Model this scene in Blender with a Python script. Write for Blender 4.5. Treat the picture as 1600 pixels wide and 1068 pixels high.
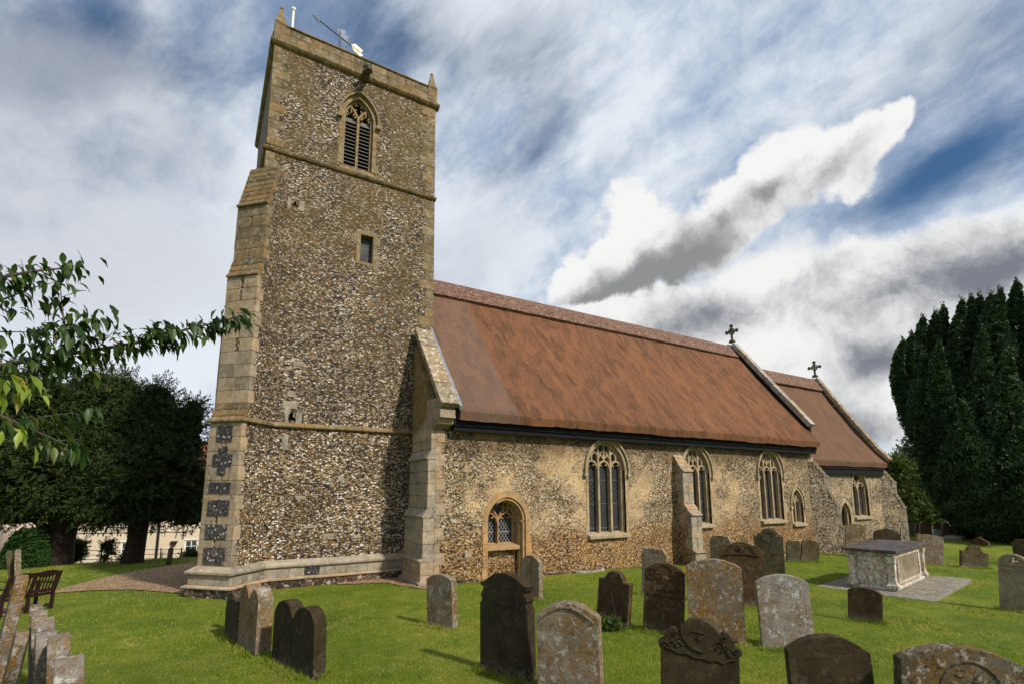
import bpy, bmesh, math, random
import numpy as np
from mathutils import Vector, Matrix, noise
from mathutils.geometry import tessellate_polygon
random.seed(7); rng = np.random.default_rng(7)
R = math.radians
for o in list(bpy.data.objects): bpy.data.objects.remove(o)
scn = bpy.context.scene
COL = scn.collection
# ------------------------------------------------------------------ camera
EYE = 1.9; FPX = 797.0; CY = 641.5; PITCH = math.atan(123.5/797.0); AX = R(59.1)
FX, FY = math.cos(AX), math.sin(AX); RX, RY = FY, -FX      # view heading and its right-hand side on the ground
cam = bpy.data.cameras.new('camera'); camo = bpy.data.objects.new('camera', cam); COL.objects.link(camo)
camo.location = (0, 0, EYE)
camo.rotation_euler = (R(90)+PITCH, 0, AX-R(90))
cam.sensor_width = 36; cam.lens = 36*FPX/1600; cam.shift_y = (CY-534)/1600; cam.clip_end = 2000; cam.clip_start = .05
scn.camera = camo
def ray(u, v):
    du = u-800; dv = CY-v
    up = dv*math.cos(PITCH)+FPX*math.sin(PITCH); fw = -dv*math.sin(PITCH)+FPX*math.cos(PITCH)
    return Vector((fw*FX+du*RX, fw*FY+du*RY, up))
def at(u, v, dist):                      # point at a given ground distance ahead
    d = ray(u, v); k = dist/(d.x*FX+d.y*FY); return Vector((d.x*k, d.y*k, EYE+d.z*k))
# ------------------------------------------------------------------ sun + sky
SUN = Vector((.34, -.94, .90)).normalized()
sl = bpy.data.lights.new('sun', 'SUN'); sl.energy = 4.8; sl.angle = R(3.0); sl.color = (1, .92, .80)
so = bpy.data.objects.new('sun', sl); COL.objects.link(so)
so.rotation_euler = SUN.to_track_quat('Z', 'Y').to_euler(); so.location = (0, 0, 40)
scn.view_settings.view_transform = 'Standard'; scn.view_settings.look = 'None'; scn.view_settings.exposure = 0; scn.view_settings.gamma = 1
W = bpy.data.worlds.new('World'); scn.world = W; W.use_nodes = True
def build_world():
    nt = W.node_tree; N = nt.nodes; L = nt.links; N.clear()
    out = N.new('ShaderNodeOutputWorld'); bg = N.new('ShaderNodeBackground')
    tc = N.new('ShaderNodeTexCoord'); D = tc.outputs['Generated']
    def m(op, a, b=None, c=None, cl=False):
        n = N.new('ShaderNodeMath'); n.operation = op; n.use_clamp = cl
        for i, x in enumerate((a, b, c)):
            if x is None: continue
            if isinstance(x, (int, float)): n.inputs[i].default_value = x
            else: L.new(x, n.inputs[i])
        return n.outputs[0]
    def vm(op, a, b):
        n = N.new('ShaderNodeVectorMath'); n.operation = op
        for i, x in enumerate((a, b)):
            if isinstance(x, (tuple, list, Vector)): n.inputs[i].default_value = x
            elif isinstance(x, (int, float)): n.inputs['Scale'].default_value = x
            else: L.new(x, n.inputs[i])
        return n.outputs[0]
    def noi(vec, sc, det, rough=.55, col=False, dist=0):
        n = N.new('ShaderNodeTexNoise'); L.new(vec, n.inputs['Vector'])
        n.inputs['Scale'].default_value = sc; n.inputs['Detail'].default_value = det
        n.inputs['Roughness'].default_value = rough; n.inputs['Distortion'].default_value = dist
        return n.outputs['Color' if col else 'Fac']
    def mix(f, a, b):
        n = N.new('ShaderNodeMix'); n.data_type = 'RGBA'
        if isinstance(f, (int, float)): n.inputs[0].default_value = f
        else: L.new(f, n.inputs[0])
        for i, x in ((6, a), (7, b)):
            if isinstance(x, tuple): n.inputs[i].default_value = (*x, 1)
            else: L.new(x, n.inputs[i])
        return n.outputs[2]
    def sm(x, a, b):
        n = N.new('ShaderNodeMapRange'); n.interpolation_type = 'SMOOTHSTEP'
        L.new(x, n.inputs[0]); n.inputs[1].default_value = a; n.inputs[2].default_value = b
        return n.outputs[0]
    def warp(sc, amt, det=5):
        w = vm('SUBTRACT', noi(D, sc, det, .6, True), (.5, .5, .5))
        return vm('ADD', D, vm('SCALE', w, amt))
    def frame(u, v, ang):
        c = ray(u, v).normalized(); e = ray(u+math.cos(R(ang))*8, v-math.sin(R(ang))*8).normalized()
        x = (e-c*(e.dot(c))).normalized(); y = c.cross(x)
        return c, x, y
    def blob(vec, u, v, a, b, ang=0):
        c, x, y = frame(u, v, ang)
        k = ray(u, v).length
        M = Matrix((x, y, c)).transposed()
        n = N.new('ShaderNodeMapping'); n.vector_type = 'TEXTURE'; L.new(vec, n.inputs[0])
        n.inputs[1].default_value = c; n.inputs[2].default_value = M.to_euler('XYZ'); n.inputs[3].default_value = (a/k, b/k, .8)
        g = N.new('ShaderNodeTexGradient'); g.gradient_type = 'SPHERICAL'; L.new(n.outputs[0], g.inputs[0])
        return g.outputs['Fac']
    def field(vec, blobs):
        acc = 0.0
        for (w, *p) in blobs: acc = m('MULTIPLY_ADD', blob(vec, *p), w, acc)
        return acc
    def streak(u, v, ang, sx, sy, sc, det):
        c, x, y = frame(u, v, ang); M = Matrix((x, y, c)).transposed()
        n = N.new('ShaderNodeMapping'); n.vector_type = 'TEXTURE'; L.new(warp(2.5, .10), n.inputs[0])
        n.inputs[2].default_value = M.to_euler('XYZ'); n.inputs[3].default_value = (sx, sy, 1)
        return noi(n.outputs[0], sc, det, .6)
    sky = N.new('ShaderNodeTexSky'); sky.sky_type = 'NISHITA'; sky.sun_disc = False
    sky.sun_elevation = math.asin(SUN.z); sky.sun_rotation = math.atan2(SUN.x, SUN.y)
    blue = vm('MULTIPLY', sky.outputs[0], (.045, .072, .092))
    wA = warp(3.0, .16, 7); wB = warp(6.0, .10, 7); wC = warp(2.0, .20, 6)
    st = streak(1000, 200, 38, 3.2, .8, 3.0, 7)
    st2 = streak(1450, 220, 22, 3.5, .6, 4.0, 7)
    fb = noi(wA, 4.0, 8, .62)
    # high thin veil: dense everywhere except where these patches open it
    veil = field(wC, [(.85, 1450, 265, 230, 62, 24), (.80, 850, 235, 210, 60, 52), (.45, 1530, 60, 260, 110, 18), (.75, 120, 110, 330, 140, 5),
                      (.5, 620, 75, 210, 90, -15), (.4, 830, 110, 120, 60, 40), (-.5, 950, 140, 260, 70, 48), (-.4, 760, 350, 200, 120, 40), (-.5, 1480, 390, 260, 50, 24), (-.35, 130, 260, 200, 90, 20)])
    vd = m('ADD', m('SUBTRACT', .86, veil), m('MULTIPLY', m('SUBTRACT', st, .5), 2.3))
    vd = m('ADD', vd, m('MULTIPLY', m('SUBTRACT', st2, .5), 1.3))
    vcol = mix(sm(m('ADD', fb, m('MULTIPLY', m('SUBTRACT', st, .5), .8)), .30, .62), (.36, .48, .68), (.86, .92, .99))
    base = mix(sm(vd, -.25, 1.05), blue, vcol)
    # slate greyness on the left
    lg = field(wC, [(1, 60, 330, 430, 300, 0), (.7, 180, 200, 250, 120, -20), (.6, 130, 90, 300, 100, 0)])
    base = mix(m('MULTIPLY', sm(lg, .1, .9), .62), base, mix(sm(fb, .3, .7), (.25, .30, .40), (.60, .62, .68)))
    base = mix(m('MULTIPLY', sm(field(wC, [(1, 250, 470, 300, 150, 10), (.8, 760, 400, 180, 120, 30)]), .1, .8), .7), base, (.70, .73, .79))
    # cumulus bank low on the right
    cb = field(wA, [(1.3, 1220, 470, 330, 110, 14), (1.2, 1400, 430, 260, 80, 22), (1.3, 1330, 560, 300, 150, 0), (1.1, 1080, 520, 260, 90, -10), (1.1, 1560, 450, 200, 110, 18), (.9, 1500, 620, 240, 160, 0), (1.0, 960, 470, 140, 60, 10)])
    cbm = sm(m('ADD', cb, m('MULTIPLY', m('SUBTRACT', fb, .5), 1.6)), .25, .85)
    gb = field(wB, [(1.9, 1555, 420, 230, 80, 16), (1.0, 1110, 500, 220, 55, 8), (.8, 1300, 520, 150, 60, 25), (1.3, 1370, 565, 110, 70, 40), (1.2, 1330, 660, 150, 60, 0), (.5, 1240, 440, 180, 40, 15), (-.7, 1390, 500, 70, 30, 30), (-.7, 1385, 605, 90, 55, 10), (-.6, 1240, 540, 170, 60, 10), (-.4, 1180, 430, 120, 30, 20)])
    fb2 = noi(wB, 9.0, 10, .68)
    gs = m('ADD', gb, m('MULTIPLY', m('SUBTRACT', fb2, .5), 2.8))
    cbc = mix(sm(gs, -.15, 1.55), (.98, .98, .97), (.22, .24, .28))
    base = mix(cbm, base, cbc)
    def billow(vec, sc):
        n = N.new('ShaderNodeTexVoronoi'); n.feature = 'SMOOTH_F1'; L.new(vec, n.inputs['Vector']); n.inputs['Scale'].default_value = sc; n.inputs['Smoothness'].default_value = .35
        return m('SUBTRACT', .5, n.outputs['Distance'])
    bl = m('ADD', m('MULTIPLY', billow(wB, 13), .9), m('MULTIPLY', billow(wB, 29), .45))
    # the long bright cumulus rising to the upper right
    ca = field(wC, [(1.6, 905, 450, 90, 55, 30), (1.7, 975, 345, 95, 85, 60), (1.5, 1010, 420, 150, 70, 20), (1.3, 1085, 355, 110, 80, 30), (1.4, 1165, 275, 95, 60, 40), (1.1, 1150, 360, 120, 60, 30), (1.5, 1245, 215, 90, 60, 30), (1.3, 1290, 255, 90, 55, 30), (1.3, 1335, 195, 80, 52, 35), (1.3, 1380, 158, 58, 40, 40), (.8, 1310, 290, 60, 50, 60)])
    cd = m('ADD', ca, m('ADD', m('MULTIPLY', m('SUBTRACT', fb2, .5), 2.4), m('MULTIPLY', bl, 1.0)))
    cam_ = sm(cd, .55, 1.05)
    ga = field(wB, [(1.3, 975, 465, 170, 55, 18), (1.2, 1085, 405, 170, 42, 24), (1.1, 1185, 300, 95, 38, 40), (.6, 1270, 285, 80, 30, 40), (.8, 930, 470, 90, 40, 20), (-.9, 985, 335, 110, 60, 40), (-.7, 1250, 205, 120, 55, 30), (-.6, 1370, 160, 90, 50, 30), (-.6, 880, 420, 70, 40, 30), (-.5, 1130, 300, 80, 40, 30)])
    gas = m('ADD', m('ADD', ga, m('MULTIPLY', m('SUBTRACT', fb2, .46), 2.6)), m('MULTIPLY', bl, -.5))
    cac = mix(sm(gas, -.15, 1.5), (1.0, 1.0, .99), (.30, .31, .315))
    base = mix(cam_, base, cac)
    # below the horizon: dull ground tone
    sep = N.new('ShaderNodeSeparateXYZ'); L.new(D, sep.inputs[0])
    base = mix(sm(sep.outputs[2], .02, -.03) if False else m('LESS_THAN', sep.outputs[2], -.02), base, (.06, .08, .04))
    L.new(base, bg.inputs[0]); bg.inputs[1].default_value = .92
    L.new(bg.outputs[0], out.inputs[0])
build_world()
W.cycles.sampling_method = 'MANUAL'; W.cycles.sample_map_resolution = 512

# ------------------------------------------------------------------ terrain height
def sst(t): t = max(0., min(1., t)); return t*t*(3-2*t)
def ground(x, y):
    z = -.07*sst((math.hypot(x, y)-7)/4)
    z -= .20*sst((x-6)/13)
    if y > 13:
        k = 1-sst((x-5)/6)
        z -= k*(.050*(y-13) + .11*max(0, y-23.2))
    z += .012*math.sin(x*1.1+.4)*math.cos(y*.9)
    return max(z, -2.2)
def gpt(u, v, dz=0):
    d = ray(u, v); z = 0
    for _ in range(25):
        t = (z+dz-EYE)/d.z; x, y = d.x*t, d.y*t; z = .5*z+.5*ground(x, y)
    return Vector((x, y, z))

# ------------------------------------------------------------------ node material helper
class NT:
    def __init__(s, name):
        s.mat = bpy.data.materials.new(name); s.mat.use_nodes = True
        s.t = s.mat.node_tree; s.N = s.t.nodes; s.L = s.t.links; s.N.clear()
        s.out = s.N.new('ShaderNodeOutputMaterial'); s.b = s.N.new('ShaderNodeBsdfPrincipled')
        s.L.new(s.b.outputs[0], s.out.inputs[0]); s.b.inputs['Specular IOR Level'].default_value = .25
        s.tc = s.N.new('ShaderNodeTexCoord'); s.geo = s.N.new('ShaderNodeNewGeometry'); s.oi = s.N.new('ShaderNodeObjectInfo')
        s.obj = s.tc.outputs['Object']
    def put(s, x, inp):
        if x is None: return
        if hasattr(x, 'is_output'): s.L.new(x, inp)
        elif isinstance(x, (tuple, list, Vector)):
            inp.default_value = (*x, 1) if (len(x) == 3 and inp.type == 'RGBA') else x
        else: inp.default_value = x
    def m(s, op, a, b=None, c=None, clamp=False):
        n = s.N.new('ShaderNodeMath'); n.operation = op; n.use_clamp = clamp
        for i, x in enumerate((a, b, c)): s.put(x, n.inputs[i])
        return n.outputs[0]
    def vm(s, op, a, b=None, sc=None):
        n = s.N.new('ShaderNodeVectorMath'); n.operation = op
        s.put(a, n.inputs[0])
        if b is not None: s.put(b, n.inputs[1])
        if sc is not None: s.put(sc, n.inputs['Scale'])
        return n.outputs[0]
    def scale(s, v, k): return s.vm('MULTIPLY', v, tuple(k))
    def noise(s, v, sc, det=4, rough=.6, col=False, dist=0):
        n = s.N.new('ShaderNodeTexNoise'); s.put(v, n.inputs['Vector']); n.inputs['Scale'].default_value = sc
        n.inputs['Detail'].default_value = det; n.inputs['Roughness'].default_value = rough; n.inputs['Distortion'].default_value = dist
        return n.outputs['Color' if col else 'Fac']
    def vor(s, v, sc, feat='F1', rnd=1):
        n = s.N.new('ShaderNodeTexVoronoi'); n.feature = feat; s.put(v, n.inputs['Vector']); n.inputs['Scale'].default_value = sc
        n.inputs['Randomness'].default_value = rnd; return n
    def mix(s, f, a, b, blend='MIX'):
        n = s.N.new('ShaderNodeMix'); n.data_type = 'RGBA'; n.blend_type = blend
        s.put(f, n.inputs[0]); s.put(a, n.inputs[6]); s.put(b, n.inputs[7]); return n.outputs[2]
    def ss(s, x, a, b, lo=0, hi=1):
        n = s.N.new('ShaderNodeMapRange'); n.interpolation_type = 'SMOOTHSTEP'; s.put(x, n.inputs[0])
        for i, q in ((1, a), (2, b), (3, lo), (4, hi)): n.inputs[i].default_value = q
        return n.outputs[0]
    def ramp(s, f, stops, const=False):
        n = s.N.new('ShaderNodeValToRGB'); s.put(f, n.inputs[0]); cr = n.color_ramp
        cr.interpolation = 'CONSTANT' if const else 'LINEAR'
        while len(cr.elements) < len(stops): cr.elements.new(.5)
        for e, (p, c) in zip(cr.elements, stops): e.position = p; e.color = (*c, 1)
        return n.outputs[0]
    def sep(s, v):
        n = s.N.new('ShaderNodeSeparateXYZ'); s.put(v, n.inputs[0]); return n.outputs
    def bump(s, h, st=.5, dist=.02, prev=None):
        n = s.N.new('ShaderNodeBump'); s.put(h, n.inputs['Height']); n.inputs['Strength'].default_value = st; n.inputs['Distance'].default_value = dist
        if prev is not None: s.L.new(prev, n.inputs['Normal'])
        s.L.new(n.outputs[0], s.b.inputs['Normal']); return n.outputs[0]
    def col(s, c, rough=.85):
        s.put(c, s.b.inputs['Base Color']); s.put(rough, s.b.inputs['Roughness']); return s.mat
    def rnd(s):   # coordinates shifted per object
        c = s.N.new('ShaderNodeCombineXYZ')
        for i in range(3): s.L.new(s.m('MULTIPLY', s.oi.outputs['Random'], 37.+11*i), c.inputs[i])
        return s.vm('ADD', s.obj, c.outputs[0])

def flint(name, sc, ramp, mortar, mw, brown=0, lowband=None, plaster=0, squash=1.7, olive=0, topdark=None, gapf=.56):
    n = NT(name)
    w = n.vm('ADD', n.obj, n.vm('SCALE', n.vm('SUBTRACT', n.noise(n.obj, 3.5, 3, col=True), (.5, .5, .5)), sc=.07))
    w = n.vm('ADD', w, n.vm('SCALE', n.vm('SUBTRACT', n.noise(n.obj, 22, 2, col=True), (.5, .5, .5)), sc=.022))
    w = n.scale(w, (1, 1, squash))
    v = n.vor(w, sc); e = n.vor(w, sc, 'DISTANCE_TO_EDGE')
    cs = n.sep(v.outputs['Color'])
    stone = n.ramp(cs[0], ramp, True)
    stone = n.mix(.8, stone, n.ramp(n.noise(n.obj, 60, 3), [(.25, (.5, .5, .5)), (.75, (1.45, 1.42, 1.35))]), 'MULTIPLY')
    big = n.noise(n.obj, .9, 4, .6)
    thr = n.ss(big, .3, .75, mw*.6, mw*1.6)
    if plaster:
        pl = n.ss(n.m('ADD', n.noise(n.obj, .75, 3, .5), n.m('MULTIPLY', n.m('SUBTRACT', n.noise(n.obj, 7, 4), .5), .35)), .47, .62)
        if lowband: pl = n.m('MULTIPLY', pl, n.ss(n.sep(n.obj)[2], lowband-.3, lowband+.5))
        thr = n.m('MULTIPLY_ADD', pl, plaster, thr)
    thr = n.m('MULTIPLY', thr, n.m('ADD', .45, n.m('MULTIPLY', cs[1], 1.1)))
    # stones smaller than their cell: the rest of the cell is mortar
    face = n.m('GREATER_THAN', e.outputs[0], thr)
    soft = n.m('DIVIDE', n.m('SUBTRACT', e.outputs[0], thr), .05, clamp=True)
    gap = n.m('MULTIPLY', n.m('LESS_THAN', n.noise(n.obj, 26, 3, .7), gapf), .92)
    mort = n.mix(gap, mortar, (mortar[0]*.12, mortar[1]*.11, mortar[2]*.10))  # mortar blackened in places, shadow of the grooves put into its colour
    mort = n.mix(.5, mort, n.ramp(n.noise(n.obj, 5, 5), [(.3, (.5, .48, .45)), (.7, (1.3, 1.3, 1.3))]), 'MULTIPLY')
    if plaster: mort = n.mix(n.m('MULTIPLY', pl, .75), mort, n.mix(n.noise(n.obj, 12, 4), (mortar[0]*.8, mortar[1]*.78, mortar[2]*.7), (mortar[0]*1.25, mortar[1]*1.2, mortar[2]*1.1)))
    c = n.mix(face, mort, stone)
    c = n.mix(1, c, n.ramp(n.m('ADD', n.noise(n.scale(n.obj, (1, 1, 2.2)), .75, 5, .65), 0), [(.30, (.66, .64, .62)), (.5, (1, 1, 1)), (.70, (1.30, 1.27, 1.20))]), 'MULTIPLY')
    z = n.sep(n.obj)[2]
    if lowband:
        f = n.ss(n.m('ADD', z, n.m('MULTIPLY', n.m('SUBTRACT', n.noise(n.obj, 1.2, 3), .5), 1.1)), lowband+.25, lowband-.3)
        c = n.mix(n.m('MULTIPLY', f, .85), c, n.mix(1, c, (.84, .66, .46), 'MULTIPLY'))
    if olive:
        c = n.mix(n.ss(z, 4.2, 2.6), c, n.mix(1, c, (1.25, 1.24, 1.22), 'MULTIPLY'))
        f = n.m('MULTIPLY', n.ss(z, 2.5, 11), n.ss(n.m('ADD', n.noise(n.scale(n.obj, (1, 1, .6)), .8, 5, .65), 0), .37, .56))
        f = n.m('MULTIPLY', f, n.m('SUBTRACT', 1, n.m('MULTIPLY', face, .42)))
        c = n.mix(n.m('MULTIPLY', f, olive), c, (.15, .095, .028))
    if topdark:  # mottled, darker towards the wall top
        f = n.ss(n.m('ADD', z, n.m('MULTIPLY', n.noise(n.scale(n.obj, (2, 2, .6)), 1.5, 5), .9)), topdark, topdark+.55)
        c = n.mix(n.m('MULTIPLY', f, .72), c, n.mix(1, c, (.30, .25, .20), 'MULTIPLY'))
    h = n.m('ADD', n.m('MULTIPLY', soft, .8), n.m('MULTIPLY', n.noise(n.obj, 90, 3), .25))
    h = n.m('ADD', h, n.m('MULTIPLY', n.m('MULTIPLY', cs[2], face), .6))
    n.bump(h, 1.0, .045)
    return n.col(c, n.m('SUBTRACT', .9, n.m('MULTIPLY', face, .35)))
TR = [(0, (.016, .016, .020)), (.19, (.060, .056, .058)), (.33, (.25, .17, .088)), (.48, (.12, .072, .034)), (.58, (.35, .265, .165)), (.70, (.33, .17, .065)), (.75, (.46, .40, .315)), (.91, (.76, .73, .68))]
NR = [(0, (.028, .024, .024)), (.24, (.16, .10, .05)), (.36, (.38, .26, .12)), (.50, (.09, .055, .032)), (.62, (.50, .38, .20)), (.80, (.62, .53, .38)), (.93, (.78, .74, .68))]
CR = [(0, (.05, .04, .035)), (.2, (.22, .15, .09)), (.38, (.40, .29, .18)), (.55, (.10, .07, .05)), (.65, (.50, .40, .28)), (.85, (.62, .56, .47))]
RB = [(0, (.03, .026, .024)), (.3, (.10, .07, .05)), (.5, (.25, .17, .10)), (.7, (.06, .05, .045)), (.82, (.40, .34, .26))]
DK = [(0, (.02, .021, .027)), (.3, (.045, .047, .058)), (.6, (.10, .10, .11)), (.78, (.035, .035, .042)), (.9, (.40, .38, .35))]
M = {}
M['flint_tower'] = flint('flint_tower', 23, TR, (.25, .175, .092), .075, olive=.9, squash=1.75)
M['flint_nave'] = flint('flint_nave', 25, NR, (.51, .375, .225), .085, plaster=.15, squash=1.4, lowband=.95, topdark=2.95, gapf=.47)
M['flint_chancel'] = flint('flint_chancel', 19, CR, (.46, .36, .23), .085, plaster=.06, squash=1.3, topdark=2.75, gapf=.50)
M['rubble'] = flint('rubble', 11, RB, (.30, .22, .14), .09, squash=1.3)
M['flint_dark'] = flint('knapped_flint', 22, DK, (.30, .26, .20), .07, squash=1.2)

def stonemat(name, base, var=.35, lichen=(.42, .40, .34), la=.5, orange=0, dark=.5, bs=.35):
    n = NT(name); P = n.obj
    isl = n.geo.outputs['Random Per Island']
    tint = n.ramp(isl, [(0, tuple(c*(1-var) for c in base)), (.35, base), (.7, (base[0]*1.12, base[1]*.98, base[2]*.80)), (1, tuple(min(.8, c*(1+var*.6)) for c in base))])
    c = n.mix(.7, tint, n.ramp(n.noise(P, 4, 6, .65), [(.3, (.55, .53, .50)), (.7, (1.35, 1.34, 1.3))]), 'MULTIPLY')
    c = n.mix(n.m('MULTIPLY', n.ss(n.noise(P, 11, 6, .7), .52, .60), la), c, lichen)
    if orange: c = n.mix(n.m('MULTIPLY', n.ss(n.m('ADD', n.noise(P, 2.2, 3), n.m('MULTIPLY', n.m('SUBTRACT', n.noise(P, 14, 5), .5), .8)), .54, .62), orange), c, (.26, .13, .018))
    c = n.mix(n.m('MULTIPLY', n.ss(n.noise(n.scale(P, (1, 1, .5)), 7, 6, .72), .56, .66), dark), c, tuple(x*.22 for x in base))
    h = n.m('ADD', n.m('MULTIPLY', n.noise(P, 16, 6, .75), .9), n.m('MULTIPLY', n.noise(P, 60, 4, .8), .5))
    n.bump(h, bs*1.7, .035); return n.col(c, .9)
M['ashlar'] = stonemat('limestone_blocks', (.32, .25, .175), la=.45, orange=.10, dark=.65)
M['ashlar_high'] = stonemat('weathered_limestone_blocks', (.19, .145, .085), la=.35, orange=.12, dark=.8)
M['ashlar_grey'] = stonemat('grey_limestone_blocks', (.29, .25, .19), la=.55)
M['dressing'] = stonemat('window_dressing_stone', (.35, .275, .175), var=.15, la=.35, dark=.55)
M['dressing_orange'] = stonemat('doorway_dressing_stone', (.38, .24, .11), var=.2, la=.2, dark=.3)
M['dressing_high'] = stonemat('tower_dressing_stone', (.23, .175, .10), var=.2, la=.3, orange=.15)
M['coping'] = stonemat('coping_stone', (.25, .20, .13), la=.85, lichen=(.50, .48, .44), orange=.1, dark=.8)
M['coping_pale'] = stonemat('pale_coping_stone', (.30, .27, .235), la=.5, lichen=(.5, .5, .48), dark=.9)
M['olive_render'] = stonemat('mossy_render', (.20, .145, .060), la=.3, dark=.6, orange=.2)
M['weathering'] = stonemat('weathering_slabs', (.17, .125, .065), la=.35, orange=.35, dark=.6)
M['cross'] = stonemat('mossy_cross_stone', (.075, .07, .045), la=.2)

def thatch(name, pale):
    n = NT(name); P = n.obj
    q = n.scale(P, (1, .33, .33))
    c = n.ramp(n.noise(n.vm('ADD', q, (3, 0, 0)), 1.0, 5, .6), [(.25, (.138, .066, .036)), (.5, (.172, .080, .040)), (.75, (.208, .092, .042))])
    # courses: short patches of reed dressed one over another, each its own tone
    wq = n.vm('ADD', P, n.vm('SCALE', n.vm('SUBTRACT', n.noise(P, 5, 4, col=True), (.5, .5, .5)), sc=.07))
    v = n.vor(n.scale(wq, (5.5, 2.1, 1.9)), 1.0)
    v2 = n.vor(n.scale(wq, (11, 3.4, 3.2)), 1.0)
    c = n.mix(.62, c, n.ramp(n.sep(v.outputs['Color'])[0], [(0, (.50, .54, .60)), (.28, (.86, .87, .88)), (.55, (1.06, 1.03, 1.0)), (1, (1.25, 1.18, 1.05))]), 'MULTIPLY')
    c = n.mix(.45, c, n.ramp(n.sep(v2.outputs['Color'])[1], [(0, (.55, .57, .60)), (.3, (.95, .95, .95)), (1, (1.2, 1.16, 1.1))]), 'MULTIPLY')
    c = n.mix(1, c, n.ramp(n.noise(P, 34, 4, .9), [(.36, (.50, .47, .46)), (.5, (1, 1, 1)), (.64, (1.6, 1.55, 1.5))]), 'MULTIPLY')
    x = n.sep(P)[0]
    if pale is not None:    # weathered greyer reed near the tower
        f = n.ss(n.m('ADD', x, n.m('MULTIPLY', n.noise(P, 6, 3), .06)), pale+.12, pale+.02)
        c = n.mix(n.m('MULTIPLY', f, .42), c, n.mix(n.noise(P, 9, 4), (.12, .088, .07), (.24, .175, .145)))
    else: c = n.mix(.55, c, (.135, .088, .062))
    h = n.m('ADD', n.m('MULTIPLY', n.noise(P, 75, 2, .9), .8), n.m('MULTIPLY', n.sep(v.outputs['Color'])[0], .35))
    n.bump(h, .9, .035); return n.col(c, .95)
M['thatch'] = thatch('nave_thatch', -1.85); M['thatch2'] = thatch('chancel_thatch', None)
def ridge_mat():
    n = NT('ridge_thatch'); P = n.obj
    b = n.vor(n.scale(P, (14, 26, 26)), 1.0)
    e = n.vor(n.scale(P, (14, 26, 26)), 1.0, 'DISTANCE_TO_EDGE')
    c = n.ramp(n.sep(b.outputs['Color'])[0], [(0, (.11, .055, .038)), (.5, (.20, .115, .082)), (1, (.33, .21, .155))])
    c = n.mix(n.ss(e.outputs[0], .12, .02), c, (.07, .04, .03)); n.bump(n.noise(P, 60, 3), .7, .03); return n.col(c, .95)
M['ridge'] = ridge_mat()
def simple(name, c, rough=.7, metal=0, ns=0, amt=.3, bump=0):
    n = NT(name)
    cc = c
    if ns: cc = n.mix(1, c, n.ramp(n.noise(n.obj, ns, 5), [(.3, (1-amt,)*3), (.7, (1+amt,)*3)]), 'MULTIPLY')
    if bump: n.bump(n.noise(n.obj, ns or 20, 5), bump, .02)
    n.b.inputs['Metallic'].default_value = metal; return n.col(cc, rough)
M['black_board'] = simple('tarred_board', (.006, .006, .008), .9, ns=9, bump=.3)
M['louvre'] = simple('grey_louvre_wood', (.15, .13, .12), .7, ns=20)
M['dark'] = simple('dark_interior', (.006, .006, .007), .9)
M['lead'] = simple('lead', (.25, .25, .27), .45, .6, ns=8)
M['bench'] = simple('dark_brown_timber', (.026, .010, .007), .45, ns=30, amt=.35, bump=.2)
M['white'] = simple('white_paint', (.75, .75, .73), .5, ns=5, amt=.06)
M['iron'] = simple('grey_iron', (.12, .13, .13), .5, .5, ns=12)
M['bark'] = simple('yew_bark', (.035, .022, .016), .9, ns=9, amt=.6, bump=1)
M['twig'] = simple('cherry_bark', (.075, .05, .045), .6, ns=40, amt=.5, bump=.4)
M['door'] = simple('dark_door_wood', (.012, .009, .008), .6, ns=14)
M['gutter'] = simple('black_gutter', (.015, .015, .016), .4)
M['gilt'] = simple('white_gilt_metal', (.70, .64, .52), .4, .2, ns=9)
M['tile'] = simple('red_roof_tiles', (.22, .075, .04), .8, ns=14, amt=.5, bump=.6)
M['brick'] = simple('red_brick', (.28, .085, .045), .85, ns=18, amt=.45, bump=.4)
M['cream'] = simple('cream_render', (.60, .50, .38), .9, ns=2.5, amt=.10, bump=.08)
M['pink'] = simple('pale_pink_render', (.72, .55, .46), .9, ns=2.5, amt=.08)
M['pane'] = simple('house_window_glass', (.05, .055, .06), .08)
M['curtain'] = simple('pale_blind', (.45, .40, .31), .8)
def leaded(name, pitch, tint=(.010, .011, .013), line=(.085, .09, .09), stained=False):
    n = NT(name); s = n.sep(n.obj); x, z = s[0], s[2]
    a = n.m('ADD', n.m('MULTIPLY', x, 1.5), z); b = n.m('SUBTRACT', n.m('MULTIPLY', x, 1.5), z)
    def ln(q): return n.m('LESS_THAN', n.m('ABSOLUTE', n.m('SUBTRACT', n.m('FRACT', n.m('DIVIDE', q, pitch)), .5)), .085)
    f = n.m('MAXIMUM', ln(a), ln(b))
    f = n.m('MAXIMUM', f, n.m('LESS_THAN', n.m('ABSOLUTE', n.m('SUBTRACT', n.m('FRACT', n.m('DIVIDE', z, .62)), .5)), .018))
    v = n.vor(n.obj, 7)
    g = n.mix(1, tint, n.ramp(n.sep(v.outputs['Color'])[0], [(0, (.5, .5, .5)), (1, (1.8, 1.7, 1.6))]), 'MULTIPLY')
    if stained: g = n.mix(.8, g, n.ramp(n.sep(n.vor(n.obj, 11).outputs['Color'])[1], [(0, (.008, .008, .012)), (.4, (.05, .012, .012)), (.6, (.010, .014, .035)), (.8, (.045, .04, .035)), (1, (.01, .02, .012))]))
    n.bump(n.sep(v.outputs['Color'])[1], .12, .02)
    n.b.inputs['Specular IOR Level'].default_value = .18
    return n.col(n.mix(f, g, line), n.m('ADD', .25, n.m('MULTIPLY', f, .4)))
M['leaded_bright'] = leaded('lightened_leaded_glass', .13, line=(.20, .21, .21)); M['leaded'] = leaded('diamond_leaded_glass', .125); M['stained'] = leaded('stained_leaded_glass', .15, stained=True, line=(.07, .07, .07))  # leaded_bright: lead lines lightened in colour to offset the recess shade
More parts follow.
